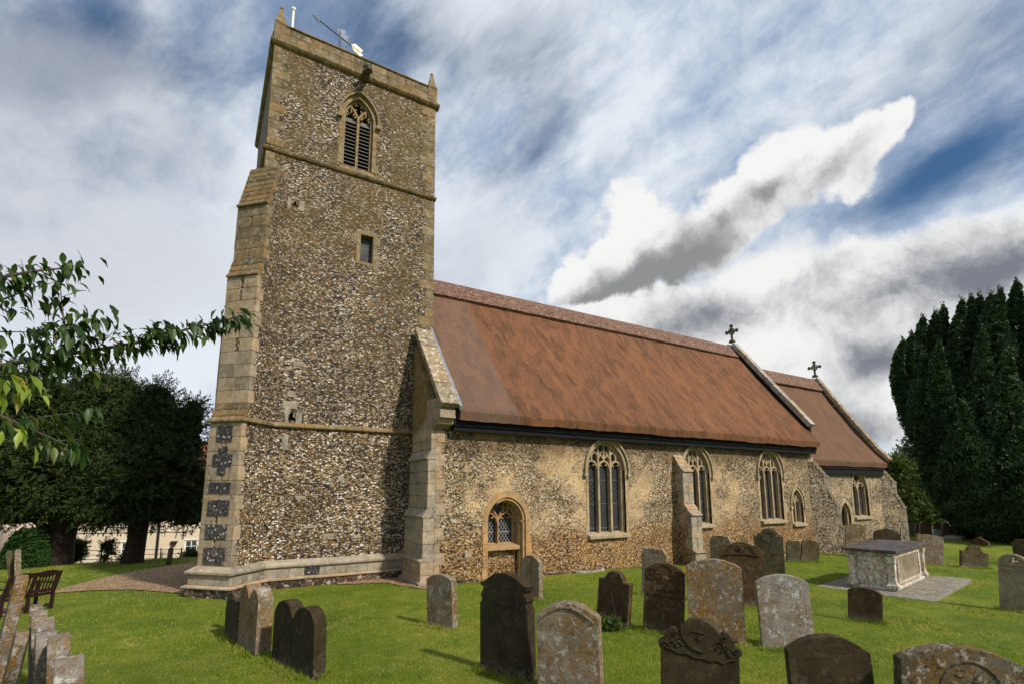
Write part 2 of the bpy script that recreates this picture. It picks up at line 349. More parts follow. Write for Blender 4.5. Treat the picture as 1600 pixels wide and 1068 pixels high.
M['leaded_small'] = leaded('small_leaded_glass', .12, tint=(.03, .033, .037))

def gravemat(name, base, grey=.4, orange=.3, white=.2, moss=.0, dark=.4, streak=.4):
    n = NT(name); P = n.rnd()
    P = n.vm('ADD', P, n.vm('SCALE', n.vm('SUBTRACT', n.noise(P, 30, 3, col=True), (.5, .5, .5)), sc=.03))
    c = n.mix(1, base, n.ramp(n.noise(P, 5, 8, .75), [(.30, (.40, .40, .40)), (.5, (1, 1, 1)), (.70, (1.75, 1.7, 1.6))]), 'MULTIPLY')
    if streak: c = n.mix(n.m('MULTIPLY', n.ss(n.noise(n.scale(P, (1, 1, .18)), 9, 6, .7), .46, .60), streak), c, tuple(x*.30 for x in base))
    if grey: c = n.mix(n.m('MULTIPLY', n.ss(n.m('ADD', n.noise(P, 3, 3), n.m('MULTIPLY', n.m('SUBTRACT', n.noise(P, 30, 6, .8), .5), 1.5)), .46, .56), grey), c, n.mix(n.noise(P, 50, 3), (.15, .14, .12), (.42, .40, .36)))
    if orange: c = n.mix(n.m('MULTIPLY', n.ss(n.m('ADD', n.noise(P, 2.3, 3), n.m('MULTIPLY', n.m('SUBTRACT', n.noise(P, 26, 6, .8), .5), 1.9)), .565-.085*orange, .615-.085*orange), min(1, orange*1.2)), c, n.mix(n.noise(P, 14, 3), (.13, .06, .008), (.27, .135, .018)))
    if moss: c = n.mix(n.m('MULTIPLY', n.ss(n.noise(P, 6, 7, .75), .48, .58), moss), c, (.075, .075, .012))
    if white: c = n.mix(n.m('MULTIPLY', n.ss(n.m('ADD', n.noise(P, 17, 5, .75), n.m('MULTIPLY', n.noise(P, 4, 2), .25)), .69 if white < .99 else .63, .73 if white < .99 else .67), white), c, (.50, .50, .46) if white < .99 else (.66, .66, .62))
    if dark: c = n.mix(n.m('MULTIPLY', n.ss(n.noise(P, 20, 7, .8), .56, .60), dark), c, (.014, .011, .008))
    # splash zone near the soil is paler and crusted
    f = n.m('MULTIPLY', n.ss(n.m('ADD', n.sep(n.obj)[2], n.m('MULTIPLY', n.noise(P, 7, 4), .25)), .28, .12), n.ss(n.noise(P, 24, 5, .8), .46, .56))
    c = n.mix(n.m('MULTIPLY', f, .55), c, (.24, .21, .16))
    h = n.m('ADD', n.m('MULTIPLY', n.noise(P, 14, 8, .8), .9), n.m('MULTIPLY', n.noise(P, 70, 4, .8), .4))
    n.bump(h, .9, .028); return n.col(c, .92)
M['g_dark'] = gravemat('dark_gravestone', (.036, .024, .009), .02, .03, .06, .15, .3)
M['g_front'] = gravemat('shaded_lichened_gravestone', (.06, .047, .028), .35, .55, .5, .3, .7, .4)
M['g_brown'] = gravemat('brown_gravestone', (.068, .034, .013), .04, .12, .12, .3, .5)
M['g_olive'] = gravemat('mossy_gravestone', (.060, .046, .020), .15, .15, .15, .4, .4)
M['g_grey'] = gravemat('grey_lichened_gravestone', (.20, .145, .080), .45, .55, .6, .0, .6)
M['g_far'] = gravemat('far_brown_gravestone', (.16, .11, .06), .2, .3, .2, .3, .3)  # base colour lightened to make up for the shade of the yews
M['g_orange'] = gravemat('orange_lichened_gravestone', (.16, .13, .09), .6, .95, .6, 0, .5, .2)
M['g_white'] = gravemat('white_lichened_gravestone', (.26, .22, .17), .8, .55, .8, 0, .5, .2)
M['g_buff'] = gravemat('buff_sandstone_gravestone', (.27, .21, .13), .3, .1, .25, .05, .3)
M['g_tomb'] = gravemat('tomb_limestone', (.50, .38, .24), .25, .10, 1.0, 0, .95, .3)
M['g_slab'] = gravemat('lichened_ledger_stone', (.20, .18, .14), .6, .15, .7, .35, .8, 0)
M['slate'] = gravemat('dark_slate_lid', (.062, .050, .052), .08, 0, .18, 0, .2, 0)
M['g_light'] = gravemat('light_grey_granite', (.42, .45, .44), .2, 0, .2, 0, .1, 0)
M['engrave'] = simple('engraved_lettering', (.012, .009, .006), .95)
M['engrave_pale'] = simple('worn_lettering', (.085, .065, .035), .95)

def grassmat():
    n = NT('lawn'); P = n.obj
    a = n.noise(P, .45, 5, .6); b = n.noise(P, 3.5, 5, .7); d = n.noise(P, 55, 4, .8)
    c = n.ramp(n.m('ADD', n.m('MULTIPLY', a, .55), n.m('MULTIPLY', b, .45)), [(.32, (.055, .100, .004)), (.5, (.125, .180, .008)), (.66, (.26, .25, .035))])
    c = n.mix(.9, c, n.ramp(d, [(.3, (.45, .45, .4)), (.7, (1.5, 1.45, 1.3))]), 'MULTIPLY')
    n.bump(n.m('ADD', d, b), .9, .04); return n.col(c, .9)
M['lawn'] = grassmat()
def leafmat(name, stops, trans=.25, rough=.5, noise_sc=1.5, spec=.3, patch=None):
    n = NT(name); P = n.obj
    c = n.ramp(n.geo.outputs['Random Per Island'], stops)
    if patch:
        f = n.ss(n.m('ADD', n.noise(P, .55, 4, .6), n.m('MULTIPLY', n.m('SUBTRACT', n.noise(P, 3.2, 4, .7), .5), .8)), .47, .60)
        c = n.mix(n.m('MULTIPLY', f, .68), c, patch)
        g = n.ss(n.noise(n.vm('ADD', P, (9, 4, 0)), 1.3, 5, .7), .55, .68); c = n.mix(n.m('MULTIPLY', g, .75), c, (.028, .075, .003))
        br = n.ss(n.noise(n.vm('ADD', P, (2, 7, 0)), 2.6, 6, .75), .60, .68); c = n.mix(n.m('MULTIPLY', br, .55), c, (.17, .11, .045))
    c = n.mix(.7, c, n.ramp(n.noise(P, noise_sc, 4), [(.3, (.55, .58, .5)), (.7, (1.45, 1.4, 1.4))]), 'MULTIPLY')
    n.col(c, rough); n.b.inputs['Specular IOR Level'].default_value = spec
    t = n.N.new('ShaderNodeBsdfTranslucent'); n.L.new(n.mix(1, c, (1.3, 1.5, .6), 'MULTIPLY'), t.inputs[0])
    mx = n.N.new('ShaderNodeMixShader'); mx.inputs[0].default_value = trans
    n.L.new(n.b.outputs[0], mx.inputs[1]); n.L.new(t.outputs[0], mx.inputs[2]); n.L.new(mx.outputs[0], n.out.inputs[0])
    return n.mat
M['blade'] = leafmat('grass_blades', [(0, (.055, .115, .003)), (.45, (.135, .205, .006)), (.8, (.24, .275, .014)), (1, (.38, .32, .09))], .35, .55, .8, patch=(.33, .30, .085))
M['yew'] = leafmat('yew_needles', [(0, (.010, .020, .005)), (.5, (.024, .042, .008)), (.85, (.045, .066, .010)), (1, (.075, .095, .016))], .12, .6)
M['irish'] = leafmat('irish_yew_needles', [(0, (.009, .026, .009)), (.5, (.020, .050, .016)), (1, (.045, .085, .026))], .12, .6)
M['bushy'] = leafmat('shrub_leaves', [(0, (.018, .035, .010)), (.6, (.04, .07, .016)), (1, (.08, .11, .025))], .2, .5)
M['topiary'] = leafmat('clipped_yew', [(0, (.018, .050, .010)), (1, (.05, .11, .022))], .15, .6)
M['cypress'] = leafmat('yellow_green_conifer', [(0, (.03, .052, .010)), (.6, (.065, .095, .016)), (1, (.11, .14, .025))], .2, .6)
M['cherry'] = leafmat('cherry_leaves', [(0, (.014, .036, .007)), (.5, (.030, .066, .012)), (.9, (.055, .095, .018)), (1, (.12, .13, .03))], .30, .45, 6, .3)
M['cherry_yellow'] = leafmat('yellowing_cherry_leaves', [(0, (.12, .19, .02)), (.7, (.24, .30, .04)), (1, (.30, .24, .04))], .4, .4, 6)
def gravelmat():
    n = NT('gravel'); P = n.obj; v = n.vor(P, 38)
    c = n.ramp(n.sep(v.outputs['Color'])[0], [(0, (.07, .042, .022)), (.4, (.24, .145, .075)), (.7, (.40, .25, .13)), (1, (.55, .43, .29))])
    n.bump(v.outputs['Distance'], 1, .03); return n.col(c, .9)
M['gravel'] = gravelmat()

# ------------------------------------------------------------------ objects
def tag(o, label=None, cat=None, group=None, kind=None):
    if label: o['label'] = label
    if cat: o['category'] = cat
    if group: o['group'] = group
    if kind: o['kind'] = kind
    return o
def empty(name, loc, rz=0, **k):
    o = bpy.data.objects.new(name, None); COL.objects.link(o); o.location = loc; o.rotation_euler = (0, 0, rz); o.empty_display_size = .3
    return tag(o, **k)
class MB:
    def __init__(s): s.v = []; s.f = []; s.mi = []
    def add(s, vs, fs, mi=0):
        b = len(s.v); s.v += [tuple(p) for p in vs]; s.f += [tuple(b+i for i in f) for f in fs]; s.mi += [mi]*len(fs); return s
    def box(s, a, b, mi=0):
        x0, y0, z0 = a; x1, y1, z1 = b
        return s.add([(x0, y0, z0), (x1, y0, z0), (x1, y1, z0), (x0, y1, z0), (x0, y0, z1), (x1, y0, z1), (x1, y1, z1), (x0, y1, z1)],
                     [(0, 3, 2, 1), (4, 5, 6, 7), (0, 1, 5, 4), (1, 2, 6, 5), (2, 3, 7, 6), (3, 0, 4, 7)], mi)
    def obox(s, o, a, b, c, mi=0):      # corner + three edge vectors
        o = Vector(o); a = Vector(a); b = Vector(b); c = Vector(c)
        return s.add([o, o+a, o+a+b, o+b, o+c, o+a+c, o+a+b+c, o+b+c], [(0, 3, 2, 1), (4, 5, 6, 7), (0, 1, 5, 4), (1, 2, 6, 5), (2, 3, 7, 6), (3, 0, 4, 7)], mi)
    def prism(s, pts, f, d0, d1, mi=0, caps=True, mis=None):   # pts 2D, f(s,z,d)->xyz
        n = len(pts); a = [f(p[0], p[1], d0) for p in pts]; b = [f(p[0], p[1], d1) for p in pts]
        base = len(s.v)
        s.add(a+b, [(i, (i+1) % n, n+(i+1) % n, n+i) for i in range(n)], mi if mis is None else mis)
        if caps:
            t = tessellate_polygon([[Vector((p[0], p[1], 0)) for p in pts]])
            for q in t:
                s.f.append(tuple(base+i for i in q)); s.mi.append(mi); s.f.append(tuple(base+n+i for i in q[::-1])); s.mi.append(mi)
        return s
    def ribbon(s, pts, w, f, d0, d1, mi=0, closed=False):     # a bar of width w following a polyline in the wall plane
        P = [Vector((p[0], p[1])) for p in pts]; n = len(P); off = []
        for i in range(n):
            if closed: a, b = P[i-1], P[(i+1) % n]
            else: a = P[max(0, i-1)]; b = P[min(n-1, i+1)]
            t1 = (P[i]-a); t2 = (b-P[i])
            if t1.length < 1e-9: t1 = t2
            if t2.length < 1e-9: t2 = t1
            t1.normalize(); t2.normalize(); t = (t1+t2)
            if t.length < 1e-6: t = t1
            t.normalize(); nn = Vector((-t.y, t.x)); k = 1/max(.5, nn.dot(Vector((-t1.y, t1.x)))); off.append(nn*(w/2*k))
        vs = []
        for p, o in zip(P, off):
            for q, d in ((p+o, d0), (p-o, d0), (p-o, d1), (p+o, d1)): vs.append(f(q.x, q.y, d))
        fs = []
        for i in range(n if closed else n-1):
            j = (i+1) % n
            for k in range(4): fs.append((4*i+k, 4*i+(k+1) % 4, 4*j+(k+1) % 4, 4*j+k))
        if not closed: fs += [(0, 3, 2, 1), (4*n-4, 4*n-3, 4*n-2, 4*n-1)]
        return s.add(vs, fs, mi)
    def tube(s, pts, r, seg=8, mi=0, cap=True):
        P = [Vector(p) for p in pts]; n = len(P); rs = r if isinstance(r, (list, tuple)) else [r]*n
        base = len(s.v); up = Vector((0, 0, 1))
        for i in range(n):
            t = (P[min(n-1, i+1)]-P[max(0, i-1)]).normalized()
            a = t.cross(up if abs(t.z) < .95 else Vector((1, 0, 0))).normalized(); b = t.cross(a)
            for k in range(seg):
                q = 2*math.pi*k/seg; s.v.append(tuple(P[i]+a*rs[i]*math.cos(q)+b*rs[i]*math.sin(q)))
        for i in range(n-1):
            for k in range(seg):
                s.f.append((base+i*seg+k, base+i*seg+(k+1) % seg, base+(i+1)*seg+(k+1) % seg, base+(i+1)*seg+k)); s.mi.append(mi)
        if cap:
            s.f.append(tuple(base+k for k in range(seg))[::-1]); s.mi.append(mi); s.f.append(tuple(base+(n-1)*seg+k for k in range(seg))); s.mi.append(mi)
        return s
    def build(s, name, mats, parent=None, origin=None, smooth=False, bevel=0, label=None):
        me = bpy.data.meshes.new(name)
        o0 = Vector(origin) if origin is not None else Vector((0, 0, 0))
        me.from_pydata([tuple(Vector(p)-o0) for p in s.v], [], s.f)
        for m in (mats if isinstance(mats, (list, tuple)) else [mats]): me.materials.append(M[m] if isinstance(m, str) else m)
        me.polygons.foreach_set('material_index', s.mi)
        bm = bmesh.new(); bm.from_mesh(me); bmesh.ops.remove_doubles(bm, verts=bm.verts, dist=1e-5); bmesh.ops.recalc_face_normals(bm, faces=bm.faces)
        if bevel:
            ed = [e for e in bm.edges if len(e.link_faces) == 2 and e.calc_face_angle(0) > .6]
            bmesh.ops.bevel(bm, geom=ed, offset=bevel, segments=2, affect='EDGES', profile=.6)
        bm.to_mesh(me); bm.free()
        if smooth: me.polygons.foreach_set('use_smooth', [True]*len(me.polygons))
        o = bpy.data.objects.new(name, me); COL.objects.link(o)
        if parent is not None: o.parent = parent
        if label: o['label'] = label
        return o
def npmesh(name, V, k, mat, parent=None, smooth=False):      # V: (n*k,3) vertices, faces of k verts each
    n = len(V)//k; me = bpy.data.meshes.new(name)
    me.vertices.add(len(V)); me.vertices.foreach_set('co', np.ascontiguousarray(V, dtype=np.float32).ravel())
    me.loops.add(n*k); me.loops.foreach_set('vertex_index', np.arange(n*k, dtype=np.int32))
    me.polygons.add(n); me.polygons.foreach_set('loop_start', np.arange(0, n*k, k, dtype=np.int32)); me.polygons.foreach_set('loop_total', np.full(n, k, dtype=np.int32))
    me.update(calc_edges=True); me.materials.append(M[mat])
    o = bpy.data.objects.new(name, me); COL.objects.link(o)
    if parent is not None: o.parent = parent
    return o
def unit(a): return a/np.maximum(1e-9, np.linalg.norm(a, axis=-1, keepdims=True))
def quads(P, A, L, Wd):       # leaf quads (kite shaped) at P, along A, length L, width Wd, random twist
    n = len(P); A = unit(A); B = unit(np.cross(A, rng.normal(size=(n, 3)))); L = L[:, None]; Wd = Wd[:, None]
    v = np.stack([P-A*L*.5, P+B*Wd*.5, P+A*L*.5, P-B*Wd*.5], 1); return v.reshape(-1, 3)

# ------------------------------------------------------------------ ground
def make_ground():
    xs = np.concatenate([np.arange(-900, -30, 60), np.arange(-30, 40, .35), np.arange(40, 1400, 60)])
    ys = np.concatenate([np.arange(-600, -4, 60), np.arange(-4, 40, .35), np.arange(40, 1400, 60)])
    V = [(x, y, ground(x, y) + .006*noise.noise(Vector((x*1.3, y*1.3, 0)))) for x in xs for y in ys]
    ny = len(ys); F = [(i*ny+j, (i+1)*ny+j, (i+1)*ny+j+1, i*ny+j+1) for i in range(len(xs)-1) for j in range(ny-1)]
    me = bpy.data.meshes.new('ground'); me.from_pydata(V, [], F); me.materials.append(M['lawn']); me.polygons.foreach_set('use_smooth', [True]*len(F))
    o = bpy.data.objects.new('ground', me); COL.objects.link(o); tag(o, kind='structure')
make_ground()
def strip(name, A, B, mat, dz=.016, nx=8):
    mb = MB(); n = len(A)
    for i in range(n):
        for j in range(nx+1):
            p = Vector(A[i]).lerp(Vector(B[i]), j/nx); mb.v.append((p.x, p.y, ground(p.x, p.y)+dz))
    for i in range(n-1):
        for j in range(nx): mb.f.append((i*(nx+1)+j, (i+1)*(nx+1)+j, (i+1)*(nx+1)+j+1, i*(nx+1)+j+1)); mb.mi.append(0)
    o = mb.build(name, mat, smooth=True); tag(o, kind='structure'); return o
def dens(pts, k=6):
    out = []
    for a, b in zip(pts[:-1], pts[1:]):
        for i in range(k): out.append(Vector(a).lerp(Vector(b), i/k))
    return out+[Vector(pts[-1])]
fa = [gpt(-60, 945), gpt(40, 927), gpt(90, 921), gpt(150, 905), gpt(200, 894), gpt(260, 884), gpt(300, 878), Vector((.8, 17.2, 0))]
fb_ = [gpt(-60, 955), gpt(40, 931), gpt(90, 926), gpt(150, 922), gpt(200, 921), gpt(260, 925), gpt(310, 931), Vector((.9, 11.2, 0))]
PATH_A, PATH_B = dens(fa), dens(fb_)
strip('gravel_path', PATH_A, PATH_B, 'gravel', nx=14)
strip('gravel_margin', [Vector((2.6, 11.66, 0)), Vector((3.6, 11.66, 0)), Vector((4.1, 11.6, 0)), Vector((4.5, 10.4, 0))], [Vector((2.6, 11.45, 0)), Vector((3.5, 11.1, 0)), Vector((3.7, 10.5, 0)), Vector((3.95, 9.95, 0))], 'gravel', nx=4)
PATHPOLY = [(p.x, p.y) for p in PATH_A]+[(p.x, p.y) for p in PATH_B[::-1]]

# ================================================================== THE CHURCH
CO = Vector((8, 12, 0))
church = empty('church', CO, label='medieval flint church with tall square tower and brown thatched roof', cat='church')
def B(mb, name, mats, parent=None, **k):
    # children of a part keep the same local frame as the church (every part sits at the root's origin)
    return mb.build(name, mats, parent or church, origin=CO, **k)
def wallf(Y): return lambda s, z, d: (s, Y+d, z)            # south-facing plane: d goes into the wall
def arch(sl, sr, zs, za, n=12, sill=None):
    w = sr-sl; h = za-zs; r = (w*w/4+h*h)/w; cx = sl+r; a1 = math.atan2(h, w/2-r)
    L = []
    for i in range(n+1):
        a = math.pi+(a1-math.pi)*i/n; L.append((cx+r*math.cos(a), zs+r*math.sin(a)))
    Rr = [(sl+sr-p[0], p[1]) for p in L[::-1]][1:]
    pts = L+Rr
    if sill is not None: pts = [(sl, sill)]+pts+[(sr, sill)]
    return pts
def arch_z(s, sl, sr, zs, za):
    P = arch(sl, sr, zs, za, 24)
    for a, b in zip(P[:-1], P[1:]):
        if a[0]-1e-9 <= s <= b[0]+1e-9: return a[1]+(b[1]-a[1])*((s-a[0])/max(1e-9, b[0]-a[0]))
    return zs
def panel(mb, outer, holes, f, depth=.3, mi=0, rmi=1, depths=None):
    loops = [outer]+holes; flat = [p for l in loops for p in l]
    tri = tessellate_polygon([[Vector((p[0], p[1], 0)) for p in l] for l in loops])
    mb.add([f(p[0], p[1], 0) for p in flat], tri, mi)
    for k, h in enumerate(holes):
        dd = depths[k] if depths else depth; n = len(h)
        mb.add([f(p[0], p[1], 0) for p in h]+[f(p[0], p[1], dd) for p in h], [(i, (i+1) % n, n+(i+1) % n, n+i) for i in range(n)], rmi)
def ring(mb, inner, outer, f, d0, d1, mi=0):
    n = len(inner)
    vs = [f(*p, d0) for p in inner]+[f(*p, d0) for p in outer]+[f(*p, d1) for p in inner]+[f(*p, d1) for p in outer]
    fs = []
    for i in range(n-1): fs += [(i, i+1, n+i+1, n+i), (n+i, n+i+1, 3*n+i+1, 3*n+i), (2*n+i, 2*n+i+1, i+1, i)]
    fs += [(0, n, 3*n, 2*n), (n-1, 2*n-1, 4*n-1, 3*n-1)]
    mb.add(vs, fs, mi)
def surround(mb, sl, sr, sill, zs, za, f, w=.12, proud=.012, irregular=.06, mi=0, step=.28):
    """voussoirs and jamb stones round an opening, each a block of its own island"""
    g = .008
    Pi = arch(sl, sr, zs, za, 24); Po = arch(sl-w, sr+w, zs, za+w*1.25, 24)
    n = len(Pi); st = max(3, n//10)
    i = 0
    while i < n-1:
        j = min(n-1, i+st)
        # keep the keystone joint on the apex
        ring(mb, Pi[i:j+1], Po[i:j+1], f, -proud-random.uniform(0, .004), .06, mi); i = j
    z = sill; rows = int((zs-sill)/step)+1; hh = (zs-sill)/rows
    for k in range(rows):
        for sg, e in ((-1, sl), (1, sr)):
            ww = w+random.choice((0, irregular, irregular*.4)) if irregular else w
            a = e; b = e+sg*ww
            mb.box((min(a, b), f(0, 0, -proud-random.uniform(0, .004))[1], z+g/2), (max(a, b), f(0, 0, .06)[1], z+hh-g/2), mi)
        z += hh
def hood(mb, sl, sr, zs, za, f, off=.17, w=.07, d=.10, drop=.10, mi=0):
    P = arch(sl-off, sr+off, zs, za+off*1.2, 16)
    P = [(P[0][0], zs-drop)]+P+[(P[-1][0], zs-drop)]
    mb.ribbon(P, w, f, -d, .02, mi)
    for e in (P[0], P[-1]): mb.box((e[0]-.06, f(0, 0, -d-.02)[1], e[1]-.09), (e[0]+.06, f(0, 0, .02)[1], e[1]), mi)
def cusps(mb, sl, sr, zs, za, f, d0, d1, k=.12, mi=0):
    for t in (.42, .58):
        P = arch(sl, sr, zs, za, 12); p = P[int(t*24)]
    for t, in ((.22,), (.78,)):
        P = arch(sl, sr, zs, za, 12); i = int(t*24); p = P[i]; c = ((sl+sr)/2, zs+(za-zs)*.25)
        q = (p[0]+(c[0]-p[0])*.55, p[1]+(c[1]-p[1])*.35)
        mb.ribbon([p, ((p[0]+q[0])/2, (p[1]+q[1])/2+.01), q], k*.28, f, d0, d1, mi)
def gothic(kind, name, sl, sr, sill, zs, za, Y, dress, glass, hoodm=True, recess=.16, parent=None, sillout=.10, lbl=None):
    f = wallf(Y); w = sr-sl
    s = MB(); surround(s, sl, sr, sill, zs, za, f, w=.075, irregular=.04)
    frame = B(s, name, dress, parent, bevel=.004, label=lbl)
    g = MB(); g.prism(arch(sl, sr, zs, za, 16, sill), f, recess+.05, recess+.062); o = B(g, 'glass', glass, frame)
    t = MB(); d0, d1 = recess-.07, recess+.045; bw = (.065 if w > .8 else .05) if kind != 'flow2' else .038
    inner = arch(sl+bw*.5, sr-bw*.5, zs, za-bw*.6, 16); bw = bw*.9; t.ribbon([(sl+bw*.5, sill)]+inner+[(sr-bw*.5, sill)], bw, f, d0, d1)
    az = lambda q: arch_z(q, sl, sr, zs, za)
    if kind == 'perp3':
        for k in (1, 2):
            x = sl+w*k/3; t.ribbon([(x, sill), (x, az(x)-.01)], bw*1.05, f, d0-.01, d1-.003)
        for k in range(3):
            a, b = sl+w*k/3, sl+w*(k+1)/3; top = zs+w/3*.55
            t.ribbon(arch(a+bw*.3, b-bw*.3, zs, top, 8), bw*.75, f, d0+.004, d1-.006)
            x = (a+b)/2; t.ribbon([(x, top), (x, az(x)-.01)], bw*.7, f, d0+.006, d1-.009)
            cusps(t, a+bw*.6, b-bw*.6, zs, top-.03, f, d0+.02, d1-.012, .10)
        for k in range(1, 5):      # little heads of the upper lights
            a, b = sl+w*k/6, sl+w*(k+1)/6; c = (a+b)/2; zt = az(a if k < 3 else b)-.06 if k not in (2, 3) else za-.36
            zt = min(zt, az(c)-.12)
            t.ribbon([(a, zt-.10), (c, zt+.02), (b, zt-.10)], bw*.55, f, d0+.01, d1-.014)
        t.ribbon([(sl+w*.34, za-.40), (sl+w*.5, za-.18), (sl+w*.66, za-.40)], bw*.6, f, d0+.012, d1-.016)
    elif kind in ('perp2', 'y2', 'flow2', 'belfry'):
        c = (sl+sr)/2
        t.ribbon([(c, sill), (c, zs)], bw*1.1, f, d0-.01, d1-.003)
        # Y branches curving up to the arch
        for sg in (-1, 1):
            P = []
            for i in range(9):
                q = i/8; x = c+sg*(w/2)*(.62*q**1.6); z = zs+(az(c+sg*w*.31)-zs)*q**.85; P.append((x, z))
            t.ribbon(P, bw*.9, f, d0+.003*sg, d1-.006+.001*sg)
        for k in range(2):
            a, b = (sl, c) if k == 0 else (c, sr); top = zs+w/2*(.42 if kind != 'belfry' else .55)
            if kind in ('perp2', 'flow2', 'belfry', 'y2'):
                t.ribbon(arch(a+bw*.4, b-bw*.4, zs-.04, top, 8), bw*.75, f, d0+.006, d1-.008)
                cusps(t, a+bw*.7, b-bw*.7, zs-.04, top-.02, f, d0+.02, d1-.012, .10)
            if kind == 'flow2':
                cx, cz = (a+b)/2+(.02 if k == 0 else -.02), top+.13
                t.ribbon([(cx+.075*math.cos(q*.5236), cz+.13*math.sin(q*.5236)) for q in range(12)], .035, f, d0+.008, d1-.01, closed=True)
            if kind == 'perp2':
                x = (a+b)/2; t.ribbon([(x, top), (x, az(x)-.02)], bw*.6, f, d0+.01, d1-.012)
        if kind == 'perp2': t.ribbon([(c, zs), (c, za-.08)], bw*.7, f, d0+.012, d1-.014)
    B(t, 'tracery', dress, frame, bevel=.006 if w > .8 else 0)
    if hoodm: h = MB(); hood(h, sl, sr, zs, za, f, off=.11 if w > .8 else .09, w=.045 if w > .8 else .04, d=.07 if w > .8 else .05); B(h, 'hood_mould', dress, frame, bevel=.012)
    if sillout:
        b = MB(); e = .05
        b.prism([(-sillout, -.10), (-sillout, -.02), (recess+.05, .055), (recess+.05, -.10)], lambda p, q, d: (d, Y+p, sill+q), sl-e, sr+e)
        B(b, 'sill', dress, frame, bevel=.008)
    return frame, f, az

# ---------- walls of nave and chancel with their openings
YN = 10.35; XW = 4.38; XE = 18.95; ZT = 3.42
W1 = (8.48, 9.74, .78, 2.44, 3.17); W2 = (12.02, 13.20, .90, 2.42, 3.17); W3 = (15.68, 16.90, .92, 2.46, 3.21)
W4 = (17.42, 18.06, .78, 1.45, 1.93); DR = (5.56, 6.56, 1.20, 1.74)
YC = 10.85; XC = 25.25; ZC = 2.80
def holeof(w): return arch(w[0], w[1], w[3], w[4], 12, w[2])
mb = MB(); f = wallf(YN)
door_hole = [(DR[0], -.6)]+arch(DR[0], DR[1], DR[2], DR[3], 12)+[(DR[1], -.6)]
panel(mb, [(XW, -.9), (XW, ZT), (XE, ZT), (XE, -.9)], [holeof(W1), holeof(W2), holeof(W3), holeof(W4)], f) if False else None
outer = [(XW, ZT), (XE, ZT), (XE, -.9), (DR[1], -.9)]+arch(DR[0], DR[1], DR[2], DR[3], 12)[::-1]+[(DR[0], -.9), (XW, -.9)]
panel(mb, outer, [holeof(W1), holeof(W2), holeof(W3), holeof(W4)], f, depth=.24)
# door recess: reveals, and the flint blocking under its window
dp = [(DR[0], -.9)]+arch(DR[0], DR[1], DR[2], DR[3], 12)+[(DR[1], -.9)]
n_ = len(dp); mb.add([f(p[0], p[1], 0) for p in dp]+[f(p[0], p[1], .36) for p in dp], [(i, i+1, n_+i+1, n_+i) for i in range(n_-1)], 1)
DW = (DR[0]-.03, DR[1]-.12, .64, 1.18, 1.70)
panel(mb, [(DR[0]-.05, -.9), (DR[0]-.05, 2.2), (DR[1]+.05, 2.2), (DR[1]+.05, -.9)], [holeof(DW)], wallf(YN+.26), depth=.2)
YB = 16.25
mb.box((XW, YN+.45, -.9), (XE, YN+.5, ZT))   # inner face keeps daylight out
mb.add([(XW, YN, -.9), (XW, YB, -.9), (XW, YB, ZT), (XW, 13.3, 7.75), (XW, YN, ZT)], [(0, 1, 2, 3, 4)])
mb.add([(XE, YN, -.9), (XE, YB, -.9), (XE, YB, ZT), (XE, 13.3, 7.75), (XE, YN, ZT)], [(0, 1, 2, 3, 4)])
mb.add([(XW, YB, -.9), (XE, YB, -.9), (XE, YB, ZT), (XW, YB, ZT)], [(0, 1, 2, 3)])
nave = B(mb, 'nave_wall', ['flint_nave', 'dressing'])
mb = MB(); CW = (22.55, 23.75, .84, 1.95, 2.62); CD = (21.52, 22.22, .92, 1.42); f = wallf(YC)
outer = [(XE, ZC), (XC, ZC), (XC, -1.), (CD[1], -1.)]+arch(CD[0], CD[1], CD[2], CD[3], 10)[::-1]+[(CD[0], -1.), (XE, -1.)]
panel(mb, outer, [holeof(CW)], f, depth=.24)
dp = [(CD[0], -1.)]+arch(CD[0], CD[1], CD[2], CD[3], 10)+[(CD[1], -1.)]; n_ = len(dp)
mb.add([f(p[0], p[1], 0) for p in dp]+[f(p[0], p[1], .4) for p in dp], [(i, i+1, n_+i+1, n_+i) for i in range(n_-1)], 1)
YCB = 15.75
mb.box((XE, YC+.45, -1), (XC, YC+.5, ZC))
mb.add([(XC, YC, -1), (XC, YCB, -1), (XC, YCB, ZC), (XC, 13.3, 6.9), (XC, YC, ZC)], [(0, 1, 2, 3, 4)])
mb.add([(XE, YCB, -1), (XC, YCB, -1), (XC, YCB, ZC), (XE, YCB, ZC)], [(0, 1, 2, 3)])
chancel = B(mb, 'chancel_wall', ['flint_chancel', 'dressing'])
for i, (w, k, gl) in enumerate(((W1, 'perp3', 'leaded'), (W2, 'perp3', 'leaded'), (W3, 'perp3', 'stained'))):
    gothic(k, 'window', *w, YN, 'dressing', gl, lbl=None)
gothic('perp2', 'window', *W4, YN, 'dressing', 'leaded')
gothic('y2', 'window', *CW, YC, 'dressing', 'stained', hoodm=False)
# blocked doorway with its two-light window
s = MB(); f = wallf(YN)
surround(s, DR[0]-.0, DR[1]+.0, -.3, DR[2], DR[3], f, w=.13, proud=.014, irregular=.04, step=.30)
dw = B(s, 'blocked_doorway', 'dressing_orange', bevel=.006)
s = MB()
for o_, d_, w_ in ((.035, .07, .05), (.075, .16, .04)):
    P = arch(DR[0]+o_, DR[1]-o_, DR[2], DR[3]-o_*1.1, 14); s.ribbon(P[9:]+[(P[-1][0], -.3)], w_, f, d_-.05, d_+.06)
for x in (DR[1]-.035, DR[1]-.08): s.tube([(x, YN+.08+(.1 if x < DR[1]-.06 else 0), -.3), (x, YN+.08+(.1 if x < DR[1]-.06 else 0), DR[2])], .026, 8)
s.box((DR[1]-.11, YN+.02, DR[2]-.04), (DR[1]-.005, YN+.22, DR[2]+.0))
B(s, 'moulding', 'dressing_orange', dw, bevel=.008)
